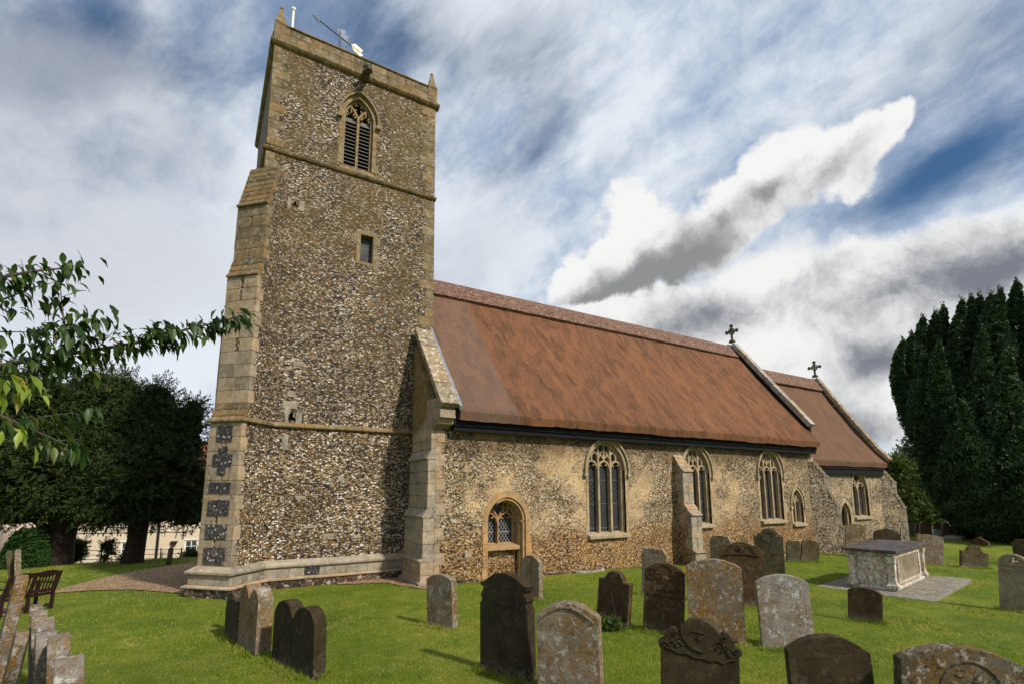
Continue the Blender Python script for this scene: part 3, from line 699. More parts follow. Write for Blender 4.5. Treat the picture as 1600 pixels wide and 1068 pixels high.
gothic('flow2', 'window', *DW, YN+.26, 'dressing_orange', 'leaded_bright', hoodm=False, recess=.10, sillout=.16)
# chancel doorway
s = MB(); surround(s, CD[0], CD[1], -.4, CD[2], CD[3], wallf(YC), w=.13, irregular=.05)
cdo = B(s, 'doorway', 'dressing', bevel=.005)
s = MB(); P = arch(CD[0]+.05, CD[1]-.05, CD[2], CD[3]-.06, 10); s.ribbon([(P[0][0], -.5)]+P+[(P[-1][0], -.5)], .07, wallf(YC), .08, .2); B(s, 'moulding', 'dressing', cdo)
s = MB(); s.prism([(CD[0], -.5)]+arch(CD[0], CD[1], CD[2], CD[3], 10)+[(CD[1], -.5)], wallf(YC), .30, .36)
for k in range(1, 5): s.box((CD[0]+k*.14-.004, YC+.292, -.4), (CD[0]+k*.14+.004, YC+.30, 1.0))
B(s, 'door', 'door', cdo)

# ---------- thatched roofs
def roof(name, x0, x1, ye, ze, yr, zr, mat, thick=.26, flare=.10, seed=0):
    prof = []; n = 22
    for i in range(n+1):
        t = i/n; y = yr+(ye-yr)*t; z = zr+(ze-zr)*t
        z += flare*math.sin(t*math.pi)*-.6 + .10*max(0, t-.86)/.14*.4
        prof.append((y, z))
    und = [(ye+.035, ze-thick*.55), (ye+.30, ze-thick*.55+.03), (ye+.6, ze+.12)]
    back = [(2*yr-p[0], p[1]) for p in prof[::-1]][0:-1]
    line = [(2*yr-ye-.1, ze-thick)]+back+prof+und; flat = {len(line)-1-k for k in range(1, 4)}
    mb = MB(); nx = int((x1-x0)/.16); m = len(line)
    for i in range(nx+1):
        x = x0+(x1-x0)*i/nx
        for (y, z) in line:
            q = Vector((x*1.1, y*1.1, z*1.1+seed)); dz = .028*noise.noise(q)+.012*noise.noise(q*4.)
            ez = 0
            if z < ze+.05 and y < yr: ez = .02*noise.noise(Vector((x*7, 0, seed)))+.012*noise.noise(Vector((x*25, 3, seed)))
            mb.v.append((x, y-dz*.5, z+dz+ez))
    for i in range(nx):
        for j in range(m-1): mb.f.append((i*m+j, i*m+j+1, (i+1)*m+j+1, (i+1)*m+j)); mb.mi.append(0)
    for i in (0, nx): mb.f.append(tuple(i*m+j for j in range(m))); mb.mi.append(0)
    o = B(mb, name, mat, smooth=True)
    for p in o.data.polygons:
        if p.normal.z < .25: p.use_smooth = False
    return o
roof('nave_roof', 4.68, 18.86, 9.98, 3.56, 13.3, 7.80, 'thatch')
roof('chancel_roof', 18.9, 25.12, 10.60, 2.98, 13.3, 7.06, 'thatch2', flare=.34, seed=9)
def ridgecap(name, x0, x1, ye, ze, yr, zr, down, up=.11):
    L = math.hypot(yr-ye, zr-ze); uy, uz = (ye-yr)/L, (ze-zr)/L; ny, nz = uz, -uy   # outward normal
    ny, nz = -abs(uz), abs(uy)
    mb = MB(); nx = int((x1-x0)/.2)
    def row(x):
        w = .02*noise.noise(Vector((x*2, 5, 0)))
        P = [(0, -.0), (down+w, 0.0), (down+w, up*.75), (0, up)]
        out = [(yr+uy*a+ny*b, zr+uz*a+nz*b) for a, b in P[1:3]]
        top = (yr, zr+up*1.5)
        return [(x, *out[0]), (x, *out[1]), (x, yr+uy*.08+ny*up, zr+uz*.08+nz*up+.01), (x, *top), (x, 2*yr-(yr+uy*.08+ny*up), zr+uz*.08+nz*up+.01), (x, 2*yr-out[1][0], out[1][1]), (x, 2*yr-out[0][0], out[0][1])]
    for i in range(nx+1): mb.v += row(x0+(x1-x0)*i/nx)
    m = 7
    for i in range(nx):
        for j in range(m): mb.f.append((i*m+j, i*m+(j+1) % m, (i+1)*m+(j+1) % m, (i+1)*m+j)); mb.mi.append(0)
    for i in (0, nx): mb.f.append(tuple(i*m+j for j in range(m))); mb.mi.append(0)
    return B(mb, name, 'ridge')
ridgecap('ridge_cap', 4.68, 18.70, 9.98, 3.56, 13.3, 7.80, .62)
ridgecap('ridge_cap', 18.98, 25.02, 10.60, 2.98, 13.3, 7.06, .62)
# tarred eaves boards and rafters' feet
mb = MB(); mb.box((4.60, 10.16, 3.19), (18.85, 10.22, 3.44)); mb.box((4.60, 10.222, 3.22), (18.85, YN-.003, 3.26)); mb.box((4.60, 10.12, 3.30), (18.85, 10.158, 3.42)); B(mb, 'eaves_board', 'black_board')
mb = MB(); mb.box((19.0, 10.72, 2.52), (25.0, 10.78, 2.86)); mb.box((19.0, 10.782, 2.56), (25.0, YC-.003, 2.60)); mb.box((19.0, 10.68, 2.74), (25.0, 10.718, 2.84)); B(mb, 'eaves_board', 'black_board')
# gable copings: lifted stones running down the slope
def coping(name, x0, x1, pts, thick, mat, under='weathering', stones=9, lift=0):
    mb = MB()
    P = dens([Vector((0, p[0], p[1])) for p in pts], 1)
    tot = sum((b-a).length for a, b in zip(P[:-1], P[1:])); 
    for a, b in zip(P[:-1], P[1:]):
        k = max(1, round(stones*(b-a).length/tot)); t = (b-a).normalized(); nn = Vector((0, t.z, -t.y)); nn = nn if nn.z > 0 else -nn
        for i in range(k):
            p = a.lerp(b, i/k)+t*.006; q = a.lerp(b, (i+1)/k)-t*.006; e = random.uniform(-.008, .008)
            mb.obox((x0, p.y, p.z), (x1-x0, 0, 0), q-p, nn*(thick+e))
    return B(mb, name, mat, bevel=.012)
coping('gable_coping', 18.82, 19.10, [(13.3, 7.98), (10.35, 4.18)], .17, 'coping_pale', stones=11)
coping('gable_coping', 18.82, 19.10, [(13.3, 7.98), (16.2, 4.2)], .17, 'coping_pale', stones=9)
mb = MB(); mb.prism([(13.3, 7.975), (10.33, 4.15), (10.43, 3.6), (13.3, 7.3), (16.2, 3.7), (16.2, 4.15)], lambda y, z, d: (d, y, z), 18.865, 19.02); B(mb, 'gable_wall', 'black_board')
coping('gable_coping', 25.08, 25.38, [(13.3, 7.22), (11.9, 4.98), (11.05, 3.70), (10.58, 3.12)], .15, 'coping', stones=12)
coping('gable_coping', 25.08, 25.38, [(13.3, 7.22), (15.7, 3.7)], .15, 'coping', stones=9)
mb = MB(); mb.prism([(13.3, 7.215), (11.9, 4.975), (11.05, 3.69), (10.62, 3.1), (10.95, 2.6), (13.3, 6.6), (15.7, 3.2), (15.7, 3.65)], lambda y, z, d: (d, y, z), 25.125, 25.34); B(mb, 'gable_wall', 'flint_chancel')
def cross(x, y, z, s):
    mb = MB(); f = lambda a, b, d: (x+d, y+a, z+b)     # stands across the gable
    g = lambda a, b, d: (x+a*.35+d*.9, y+a*.93, z+b)
    mb.prism([(-.16*s, 0), (.16*s, 0), (.10*s, .14*s), (-.10*s, .14*s)], f, -.10*s, .10*s)
    mb.ribbon([(0, .1*s), (0, .92*s)], .085*s, f, -.05*s, .05*s)
    c = .62*s
    mb.ribbon([(-.30*s, c), (.30*s, c)], .085*s, f, -.047*s, .047*s)
    mb.ribbon([(.17*s*math.cos(q*math.pi/8), c+.17*s*math.sin(q*math.pi/8)) for q in range(16)], .05*s, f, -.038*s, .038*s, closed=True)
    for (a, b) in ((-.30, 0), (.30, 0), (0, .30)):
        for k in range(3):
            q = math.atan2(b, a)+(k-1)*1.35; cx, cz = a*s+.055*s*math.cos(q), c+b*s+.055*s*math.sin(q)
            mb.prism([(cx+.055*s*math.cos(w*math.pi/4), cz+.055*s*math.sin(w*math.pi/4)) for w in range(8)], f, -.045*s-.001*k, .045*s+.001*k)
    return B(mb, 'gable_cross', 'cross', bevel=.006)
cross(18.96, 13.3, 8.13, .78); cross(25.22, 13.3, 7.34, .80)

# ---------- quoins and buttresses
def quoins(mb, P, a, b, z0, z1, la=(.36, .22), lb=(.22, .36), h=.27, proud=.008, gap=.008):
    """blocks wrapping a vertical edge at P; a and b run along the two faces away from it"""
    a = Vector((*a, 0)).normalized(); b = Vector((*b, 0)).normalized(); n = max(1, round((z1-z0)/h)); hh = (z1-z0)/n
    for k in range(n):
        A = la[k % 2]*random.uniform(.85, 1.12); Bb = lb[k % 2]*random.uniform(.9, 1.1); pr = proud+random.uniform(0, .005)
        zz = z0+k*hh+gap/2; o = Vector((P[0], P[1], zz))-a*pr-b*pr
        if A > 0: mb.obox(o, a*(A+pr), b*.12, (0, 0, hh-gap))
        if Bb > .12: mb.obox(o+b*.12, a*.10, b*(Bb+pr-.12), (0, 0, hh-gap))
def buttress(C, dr, w, stages, name, fmat='flint_tower', smat='ashlar', wmat='weathering', inner=.5, lower=-.4, faceblocks=None, quoin=(.26, .17), parent=None, endfull=True, topk=1.5):
    """stages: (projection, z0, z1) from the ground up; slopes between them are slabbed weatherings"""
    d = Vector((dr[0], dr[1], 0)).normalized(); s = Vector((-d.y, d.x, 0)); C = Vector((C[0], C[1], 0))
    f = lambda l, z, t: tuple(C+d*l+s*t+Vector((0, 0, z)))
    prof = [(-inner, lower)]
    for i, (L, z0, z1) in enumerate(stages): prof += [(L, z0 if i else lower), (L, z1)]
    ztop = stages[-1][2]+ (stages[-1][0]+.02)*topk
    prof += [(0-.02, ztop), (-inner, ztop)]
    mb = MB(); mb.prism(prof, f, -w, w); body = B(mb, name, fmat, parent)
    for i, (L, z0, z1) in enumerate(stages):
        q = MB(); m = smat[min(i, len(smat)-1)] if isinstance(smat, list) else smat
        for sg in (-1, 1):
            P = C+d*L+s*w*sg
            if endfull:
                quoins(q, (P.x, P.y), -s*sg if False else (-s.x*sg, -s.y*sg), (-d.x, -d.y), z0, z1, la=(w*.98, w*.98) if endfull is True else (w*.62, w*.45), lb=quoin, h=.27)
            else: quoins(q, (P.x, P.y), (-s.x*sg, -s.y*sg), (-d.x, -d.y), z0, z1, la=(w*.75, w*.45), lb=quoin, h=.27)
        B(q, 'quoins', m, body, bevel=.006)
        L2, zn = (stages[i+1][0], stages[i+1][1]) if i+1 < len(stages) else (-.02, ztop)
        k = max(2, round((zn-z1)/.13)); wm = MB()
        for j in range(k):
            la = L+(L2-L)*j/k; lb_ = L+(L2-L)*(j+1)/k; za = z1+(zn-z1)*j/k; zb = z1+(zn-z1)*(j+1)/k
            o = .014 if j else .05
            wm.prism([(la+o, za-.0), (la+o, za+.035), (lb_+.01, zb+.0), (lb_-.06, zb), (lb_-.06, za)], f, -w-.018+.001*j, w+.018-.001*j)
        B(wm, 'weathering', wmat, body, bevel=.005)
    return body, f
# ---------- the tower
YT = 11.8; TX0 = .62; TX1 = 4.62; TXB = 4.82; TYB = 16.05; ZP = 12.25
def tx(z, right): return (TX1+(TXB-TX1)*max(0, (10.-z)/10.)) if right else TX0
tw = MB(); f = wallf(YT)
BW = (2.26, 2.97, 9.70, 11.02, 11.58); MW = (2.80, 3.10, 7.32, 8.02)
hb = holeof(BW); hm = [(MW[0], MW[2]), (MW[0], MW[3]), (MW[1], MW[3]), (MW[1], MW[2])]
def tre(cx, cz, r):
    return [(cx+r*(1.0+.55*math.cos(3*(a-math.pi/2)))*math.cos(a), cz+r*(1.0+.55*math.cos(3*(a-math.pi/2)))*math.sin(a)) for a in [2*math.pi*i/24 for i in range(24)]]
t1 = tre(1.29, 8.33, .05); t2 = tre(1.51, 3.45, .078)
panel(tw, [(TX0, -.6), (TX0, 12.6), (tx(12, True), 12.6), (tx(0, True), -.6)], [hb, hm, t1, t2], f, depths=[.30, .22, .12, .15])
tw.add([(TX0, YT, -.6), (TX0, TYB, -.6), (TX0, TYB, 12.6), (TX0, YT, 12.6)], [(0, 1, 2, 3)])
tw.add([(TXB, YT, -.6), (TXB, TYB, -.6), (TX1, TYB, 12.6), (TX1, YT, 12.6)], [(0, 1, 2, 3)])
tw.add([(TX0, TYB, -.6), (TXB, TYB, -.6), (TX1, TYB, 12.6), (TX0, TYB, 12.6)], [(0, 1, 2, 3)])
tw.add([(TX0+.01, YT+.5, 0), (TX1-.01, YT+.5, 0), (TX1-.01, YT+.5, 12.5), (TX0+.01, YT+.5, 12.5)], [(0, 1, 2, 3)])
tower = B(tw, 'tower_wall', ['flint_tower', 'dressing_high'])
# quoins of the tower corners
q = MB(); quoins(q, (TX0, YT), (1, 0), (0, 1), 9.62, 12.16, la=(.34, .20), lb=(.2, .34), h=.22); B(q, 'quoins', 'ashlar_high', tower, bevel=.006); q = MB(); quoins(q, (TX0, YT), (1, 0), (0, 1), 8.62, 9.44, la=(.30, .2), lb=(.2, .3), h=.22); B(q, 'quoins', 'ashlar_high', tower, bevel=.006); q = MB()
for z in np.arange(3.3, 12.1, .245):
    if 9.4 < z < 9.62:
        if q.v: B(q, 'quoins', 'ashlar_high', tower, bevel=.006); q = MB()
        continue
    x = tx(z, True); L = (.36, .22)[int(round(z/.245)) % 2]*random.uniform(.8, 1.15)
    hgt = .237
    q.add([(x-L, YT-.010, z), (x+.010, YT-.010, z), (x+.010, YT+.3, z), (x-L, YT+.1, z), (x-L, YT-.010, z+hgt), (tx(z+hgt, True)+.010, YT-.010, z+hgt), (tx(z+hgt, True)+.010, YT+.3, z+hgt), (x-L, YT+.1, z+hgt)],
          [(0, 3, 2, 1), (4, 5, 6, 7), (0, 1, 5, 4), (1, 2, 6, 5), (2, 3, 7, 6), (3, 0, 4, 7)])
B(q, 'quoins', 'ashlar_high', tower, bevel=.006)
# patches of larger stones let into the flint
q = MB()
for (x, z, w, h) in ((1.36, 3.52, .12, .13), (1.32, 3.64, .30, .16), (1.38, 2.75, .10, .33), (1.10, 8.21, .11, .24), (1.38, 8.21, .11, .24), (1.21, 8.44, .17, .06), (1.38, 3.3, .07, .22), (1.60, 3.3, .12, .26), (2.55, 2.1, .14, .10), (.95, 2.9, .09, .12), (1.4, 3.9, .16, .12), (1.7, 1.7, .2, .08), (3.3, 1.2, .15, .08), (2.3, .9, .22, .07), (1.47, 4.6, .22, .10), (1.9, 1.1, .26, .06)):
    q = MB(); q.box((x, YT-.008-random.uniform(0, .004), z), (x+w, YT+.05, z+h)); B(q, 'patch_stone', 'ashlar_grey', tower, bevel=.006)
# belfry window with louvres
s = MB(); surround(s, BW[0], BW[1], BW[2], BW[3], BW[4], f, w=.10, proud=.012, irregular=.07, step=.26)
bf = B(s, 'belfry_window', 'dressing_high', bevel=.005)
s = MB(); bw = .055; c = (BW[0]+BW[1])/2; w = BW[1]-BW[0]; d0, d1 = .07, .20
s.ribbon([(BW[0]+.025, BW[2])]+arch(BW[0]+.025, BW[1]-.025, BW[3], BW[4]-.03, 14)+[(BW[1]-.025, BW[2])], .05, f, d0, d1)
s.ribbon([(c, BW[2]), (c, BW[3])], .062, f, d0-.01, d1-.003)
for sg in (-1, 1):
    P = [(c+sg*(w/2)*(.62*t**1.5), BW[3]+.36*t**.8) for t in [i/8 for i in range(9)]]; s.ribbon(P, .045, f, d0+.003*sg, d1-.006+.001*sg)
for a, b in ((BW[0], c), (c, BW[1])):
    P = arch(a+.03, b-.03, BW[3]-.02, BW[3]+.26, 8)
    for i in (3, 5, 8, 11, 13):
        cc = ((a+b)/2, BW[3]+.03); p = P[i]; qv = (p[0]+(cc[0]-p[0])*.38, p[1]+(cc[1]-p[1])*.38); s.ribbon([(p[0]+(p[0]-cc[0])*.2, p[1]+(p[1]-cc[1])*.2), qv], .038, f, d0+.01, d1-.02)
cz = BW[3]+.36
for k in range(4): q0 = k*math.pi/2+math.pi/4; s.ribbon([(c+.15*math.cos(q0), cz+.15*math.sin(q0)), (c+.07*math.cos(q0), cz+.07*math.sin(q0))], .03, f, d0+.012, d1-.024)
B(s, 'tracery', 'dressing_high', bf, bevel=.006)
s = MB()
for a, b in ((BW[0]+.02, c-.02), (c+.02, BW[1]-.02)):
    for k in range(13):
        z = BW[2]+.06+k*.098
        if z > BW[3]+.0: break
        s.prism([(.10, z), (.10, z+.016), (.25, z+.085), (.25, z+.069)], lambda y, zz, d: (d, YT+y, zz), a, b)
B(s, 'louvres', 'louvre', bf)
s = MB(); s.prism(arch(BW[0], BW[1], BW[3], BW[4], 10, BW[2]), f, .27, .29); B(s, 'backing', 'dark', bf)
s = MB()
for a, b in ((BW[0]+.05, c-.03), (c+.03, BW[1]-.05)): s.box((a, YT+.15, BW[3]-.06), (b, YT+.17, BW[3]+.06))
B(s, 'ledge_board', 'louvre', bf)
s = MB(); hood(s, BW[0], BW[1], BW[3], BW[4], f, off=.12, w=.05, d=.09, drop=.05); B(s, 'hood_mould', 'dressing_high', bf, bevel=.01)
s = MB(); s.prism([(-.03, -.13), (-.03, -.05), (.2, .02), (.2, -.13)], lambda y, z, d: (d, YT+y, BW[2]+z), BW[0]-.06, BW[1]+.06); B(s, 'sill', 'dressing_high', bf)
# square middle window
s = MB(); x0, x1, z0, z1 = MW[0]-.10, MW[1]+.10, MW[2]-.07, MW[3]+.11
s.box((x0, YT-.012, z1-.115), (x1, YT+.05, z1)); s.box((x0, YT-.012, z0), (x1, YT+.05, z0+.065))
for k in range(3):
    h = (MW[3]-MW[2])/3-.006; z = MW[2]+k*(MW[3]-MW[2])/3
    s.box((x0-random.choice((0, .07)), YT-.010, z), (MW[0]-.001, YT+.05, z+h)); s.box((MW[1]+.001, YT-.011, z), (x1+random.choice((0, .06)), YT+.05, z+h))
mw = B(s, 'ringing_chamber_window', 'dressing_high', bevel=.005)
s = MB(); s.box((MW[0], YT+.16, MW[2]), (MW[1], YT+.175, MW[3])); B(s, 'glass', 'leaded_small', mw)
s = MB()
for (P, dpt) in ((t1, .10), (t2, .13)):
    s = MB(); cx = sum(p[0] for p in P)/len(P); cz = sum(p[1] for p in P)/len(P); s.box((cx-.15, YT+dpt, cz-.15), (cx+.15, YT+dpt+.01, cz+.15)); B(s, 'trefoil_opening', 'dark', tower)
# parapet, strings, pinnacles
def sqstring(name, z0, z1, out, mat, prof=None, x1=None, parts=None):
    mb = MB(); n = 14
    pf = prof or [(0, 0), (out, .25), (out, .75), (0, 1)]
    xr = tx((z0+z1)/2, True) if x1 is None else x1
    for i in range(n):
        a = TX0-out+(xr-TX0+2*out)*i/n+.003; b = TX0-out+(xr-TX0+2*out)*(i+1)/n-.003
        mb.prism([(-q[0], z0+(z1-z0)*q[1]) for q in pf]+[(.05, z1), (.05, z0)], lambda y, z, d: (d, YT+y, z), a, b)
    for i in range(n):
        a = YT+.055+(TYB-YT)*i/n+.003; b = YT+.055+(TYB-YT)*(i+1)/n-.003
        for xx, sg in ((TX0, 1), (xr, -1)):
            mb.prism([(-q[0]*sg, z0+(z1-z0)*q[1]) for q in pf]+[(.05*sg, z1), (.05*sg, z0)], lambda x, z, d: (xx+x, d, z), a, b)
    return B(mb, name, mat)
sqstring('string_course', 9.46, 9.58, .07, 'weathering', prof=[(.0, 0), (.045, .1), (.07, .45), (.07, .62), (.0, 1.0)])
sqstring('parapet_string', 12.14, 12.30, .10, 'weathering', prof=[(.0, 0), (.06, .2), (.10, .5), (.10, .8), (.03, 1.0)])
mb = MB(); xr = TX1
for row, (za, zb) in enumerate(((12.305, 12.52), (12.525, 12.72))):
    x = TX0; k = 0
    while x < xr-.01:
        L = min(random.uniform(.28, .46), xr-x); L = xr-x if xr-x-L < .15 else L
        mb.box((x+.003, YT-.012-random.uniform(0, .005), za), (x+L-.003, YT+.30, zb-.002)); x += L
    y = YT+.31
    while y < TYB-.01:
        L = min(random.uniform(.3, .5), TYB-y); mb.box((TX0-.012, y+.003, za), (TX0+.28, y+L-.003, zb-.002)); mb.box((xr-.28, y+.003, za), (xr+.012, y+L-.003, zb-.002)); y += L
    mb.box((TX0+.29, TYB-.3, za), (xr-.29, TYB, zb))
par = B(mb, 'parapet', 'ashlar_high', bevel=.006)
mb = MB()
x = TX0-.02
while x < xr+.02: L = min(.55, xr+.03-x); mb.prism([(-.045, 0), (-.045, .03), (.02, .075), (.34, .075), (.34, 0)], lambda y, z, d: (d, YT+y, 12.722+z), x+.003, x+L-.003); x += .55
mb.box((TX0-.045, YT+.345, 12.722), (TX0+.32, TYB+.03, 12.79)); mb.box((xr-.32, YT+.345, 12.722), (xr+.045, TYB+.03, 12.79))
B(mb, 'coping', 'weathering', par, bevel=.006)
for (x, y) in ((TX0+.09, YT+.09), (xr-.09, YT+.09), (TX0+.09, TYB-.1), (xr-.09, TYB-.1)):
    mb = MB(); b = .15
    vs = []
    for (z, r) in ((12.30, .125), (12.80, .125), (12.86, .095), (13.20, .028), (13.24, .040), (13.28, .0)):
        vs += [(x-r, y-r, z), (x+r, y-r, z), (x+r, y+r, z), (x-r, y+r, z)]
    fs = [(i*4+k, i*4+(k+1) % 4, (i+1)*4+(k+1) % 4, (i+1)*4+k) for i in range(5) for k in range(4)]
    mb.add(vs, fs); B(mb, 'pinnacle', 'ashlar_high', bevel=.004)
# gargoyle spout
mb = MB(); gx = 2.68
pts = [(YT+.1, 12.22, .10, .11), (YT-.12, 12.22, .085, .10), (YT-.34, 12.17, .075, .085), (YT-.50, 12.10, .085, .095), (YT-.60, 12.06, .05, .05)]
vs = []
for (y, z, a, b) in pts: vs += [(gx-a, y, z-b), (gx+a, y, z-b), (gx+a*.8, y, z+b), (gx-a*.8, y, z+b)]
mb.add(vs, [(i*4+k, i*4+(k+1) % 4, (i+1)*4+(k+1) % 4, (i+1)*4+k) for i in range(4) for k in range(4)]+[(16, 17, 18, 19)])
mb.box((gx-.10, YT-.40, 12.22), (gx-.05, YT-.33, 12.34)); mb.box((gx+.05, YT-.40, 12.22), (gx+.10, YT-.33, 12.34))
B(mb, 'gargoyle', 'cross', bevel=.012)
# flagpole and weathervane
mb = MB(); px, py_ = 1.0, YT+.5
mb.tube([(px, py_, 12.3), (px, py_, 13.72)], [.035, .028], 8); mb.tube([(px, py_, 13.72), (px, py_, 13.74), (px, py_, 13.79), (px, py_, 13.80)], [.03, .05, .05, .02], 8); B(mb, 'flagpole', 'white')
_d = ray(531, 65); wv = _d*((YT+1.0)/_d.y)+Vector((0, 0, EYE+.14))
mb = MB(); mb.tube([wv-Vector((0, 0, 1.8)), wv+Vector((0, 0, .16))], .024, 6); mb.tube([wv+Vector((0, 0, .14)), wv+Vector((0, 0, .30))], [.012, .004], 6)
vane = B(mb, 'weathervane', 'iron')
def vanepart():
    mb = MB(); d = Vector((.93, .37, 0)).normalized()*1.12
    mb.tube([wv-d*.60, wv+d*.62], .018, 6); B(mb, 'pointer_rod', 'iron', vane)
    mb = MB(); F = lambda a, b, t: tuple(wv+d*a+Vector((0, 0, b))+Vector((-d.y, d.x, 0))*t)
    mb.prism([(-.72, .0), (-.60, .03), (-.56, .09), (-.55, .0), (-.56, -.09), (-.60, -.03)], F, -.012, .012); B(mb, 'arrow_head', 'iron', vane)
    mb = MB()
    mb.prism([(.30, .02), (.42, .15), (.66, .13), (.60, .04), (.66, -.02), (.60, -.09), (.66, -.15), (.38, -.10)], F, -.010, .010)
    B(mb, 'vane_banner', 'gilt', vane)
    mb = MB(); mb.prism([(.18, -.16), (.20, -.16), (.30, .22), (.27, .22)], F, -.012, .012); B(mb, 'banner_staff', 'iron', vane)
vanepart()
# south-west diagonal buttress and its twin to the north-west
bst = [(.47, .40, 3.22), (.36, 3.62, 6.30), (.25, 6.72, 7.95)]
def tbut(C, dr, full=True):
    body, F = buttress(C, dr, .37, bst, 'buttress', smat=['ashlar', 'ashlar', 'ashlar_high'], wmat='weathering', endfull=True, quoin=(.17, .12), topk=4.0)
    if full:
        q = MB()
        for (z, h, wd) in ((.52, .30, .24), (.98, .27, .24), (1.42, .29, .24), (1.86, .19, .24), (2.20, .16, .09), (2.36, .24, .22), (2.60, .15, .10), (2.84, .32, .18)):
            q.obox(F(.465, z, -wd), Vector(F(.465, z, wd))-Vector(F(.465, z, -wd)), Vector(F(.496, z, -wd))-Vector(F(.465, z, -wd)), (0, 0, h))
        B(q, 'flushwork_panels', 'flint_dark', body)
    return body
tbut((TX0, YT), (-1, -1)); tbut((TX0, TYB), (-1, 1), False)
# footings that follow the tower and its buttress
s2 = math.sqrt(.5); w_ = .37; C0 = Vector((TX0, YT)); dd = Vector((-s2, -s2)); ss_ = Vector((s2, -s2))
J = Vector((TX0+w_/s2, YT)); Bc = C0+dd*.47+ss_*w_; Ac = C0+dd*.47-ss_*w_; J2 = Vector((TX0, YT+w_/s2)); J3 = Vector((TX0, TYB-.3))
OUT = [Vector((4.9, YT)), J, Bc, Ac, J2, J3]
def offs(P, o):
    res = []
    for i in range(len(P)):
        a = (P[i]-P[i-1]).normalized() if i > 0 else (P[1]-P[0]).normalized(); b = (P[i+1]-P[i]).normalized() if i < len(P)-1 else a
        na = Vector((-a.y, a.x)); nb = Vector((-b.y, b.x)); m = (na+nb).normalized(); k = 1/max(.4, m.dot(na)); res.append(P[i]+m*o*k)
    return res
def band(prof, name, mat, joints=None, parent=None):
    """prof: (offset, z) outline swept along the footprint, cut into stones"""
    mb = MB(); out = [offs(OUT, o if o else 0) for o, z in prof]
    for i in range(len(OUT)-1):
        L = (OUT[i+1]-OUT[i]).length; k = 1 if not joints else max(1, round(L/joints))
        for j in range(k):
            t0, t1 = j/k, (j+1)/k; g = .0025/L if joints else 0
            a0 = t0+(g if j else 0); a1 = t1-(g if j < k-1 else 0); jt = random.uniform(-.004, .004) if joints else 0
            vs = []
            for t in (a0, a1):
                for q, (o, z) in enumerate(prof):
                    p = out[q][i].lerp(out[q][i+1], t); vs.append((p.x, p.y, z+jt))
            n = len(prof); fs = [(q, (q+1) % n, n+(q+1) % n, n+q) for q in range(n)]+[tuple(range(n))[::-1], tuple(range(n, 2*n))]
            mb.add(vs, fs)
    return B(mb, name, mat, parent)
# inward is towards the tower: positive offset must push outwards
sg_ = 1 if offs(OUT, .1)[0].y < YT else -1
def pr(l): return [(sg_*o, z) for o, z in l]
band(pr([(-.1, -.5), (.15, -.5), (.15, .09), (-.1, .09)]), 'footing', 'rubble')
band(pr([(-.1, .091), (.18, .091), (.18, .115), (.13, .14), (-.1, .14)]), 'plinth_ledge', 'ashlar', .9)
band(pr([(-.1, .143), (.10, .143), (.10, .325), (-.1, .325)]), 'plinth_course', 'ashlar_grey', .24)
band(pr([(-.1, .328), (.13, .328), (.15, .35), (.15, .385), (.01, .475), (-.1, .475)]), 'plinth_moulding', 'ashlar_grey', .62)
band(pr([(-.1, 3.22), (.02, 3.22), (.065, 3.245), (.065, 3.275), (.0, 3.34), (-.1, 3.34)]), 'string_course', 'weathering', .6)
q = MB(); q.box((1.95, YT-.113, .155), (2.25, YT-.08, .315)); B(q, 'flushwork_panels', 'flint_dark')

# ---------- west gable of the nave with its raking coping and clasping buttress
mb = MB(); fx = lambda y, z, d: (XW-.02+d, y, z)
mb.prism([(YN+.02, -.9), (YN+.02, 3.45), (11.9, 5.62), (11.9, -.9)], fx, -.12, .45, mi=0); B(mb, 'west_gable_wall', 'olive_render')
coping('gable_coping', XW-.20, XW+.22, [(9.98, 3.66), (11.75, 5.78)], .13, 'coping', stones=4)
mb = MB(); mb.prism([(9.90, 3.62), (11.78, 5.88), (11.78, 5.98), (9.88, 3.70)], lambda y, z, d: (d, y, z), XW+.225, XW+.30); B(mb, 'lead_flashing', 'lead')
mb = MB()
mb.prism([(10.02, 3.60), (10.02, 3.44), (10.12, 3.42), (10.14, 3.32), (10.30, 3.28), (10.42, 3.18), (10.8, 3.18), (10.8, 3.9), (10.25, 3.9)], lambda y, z, d: (d, y, z), XW-.17, XW+.20); B(mb, 'kneeler', 'ashlar', bevel=.015)
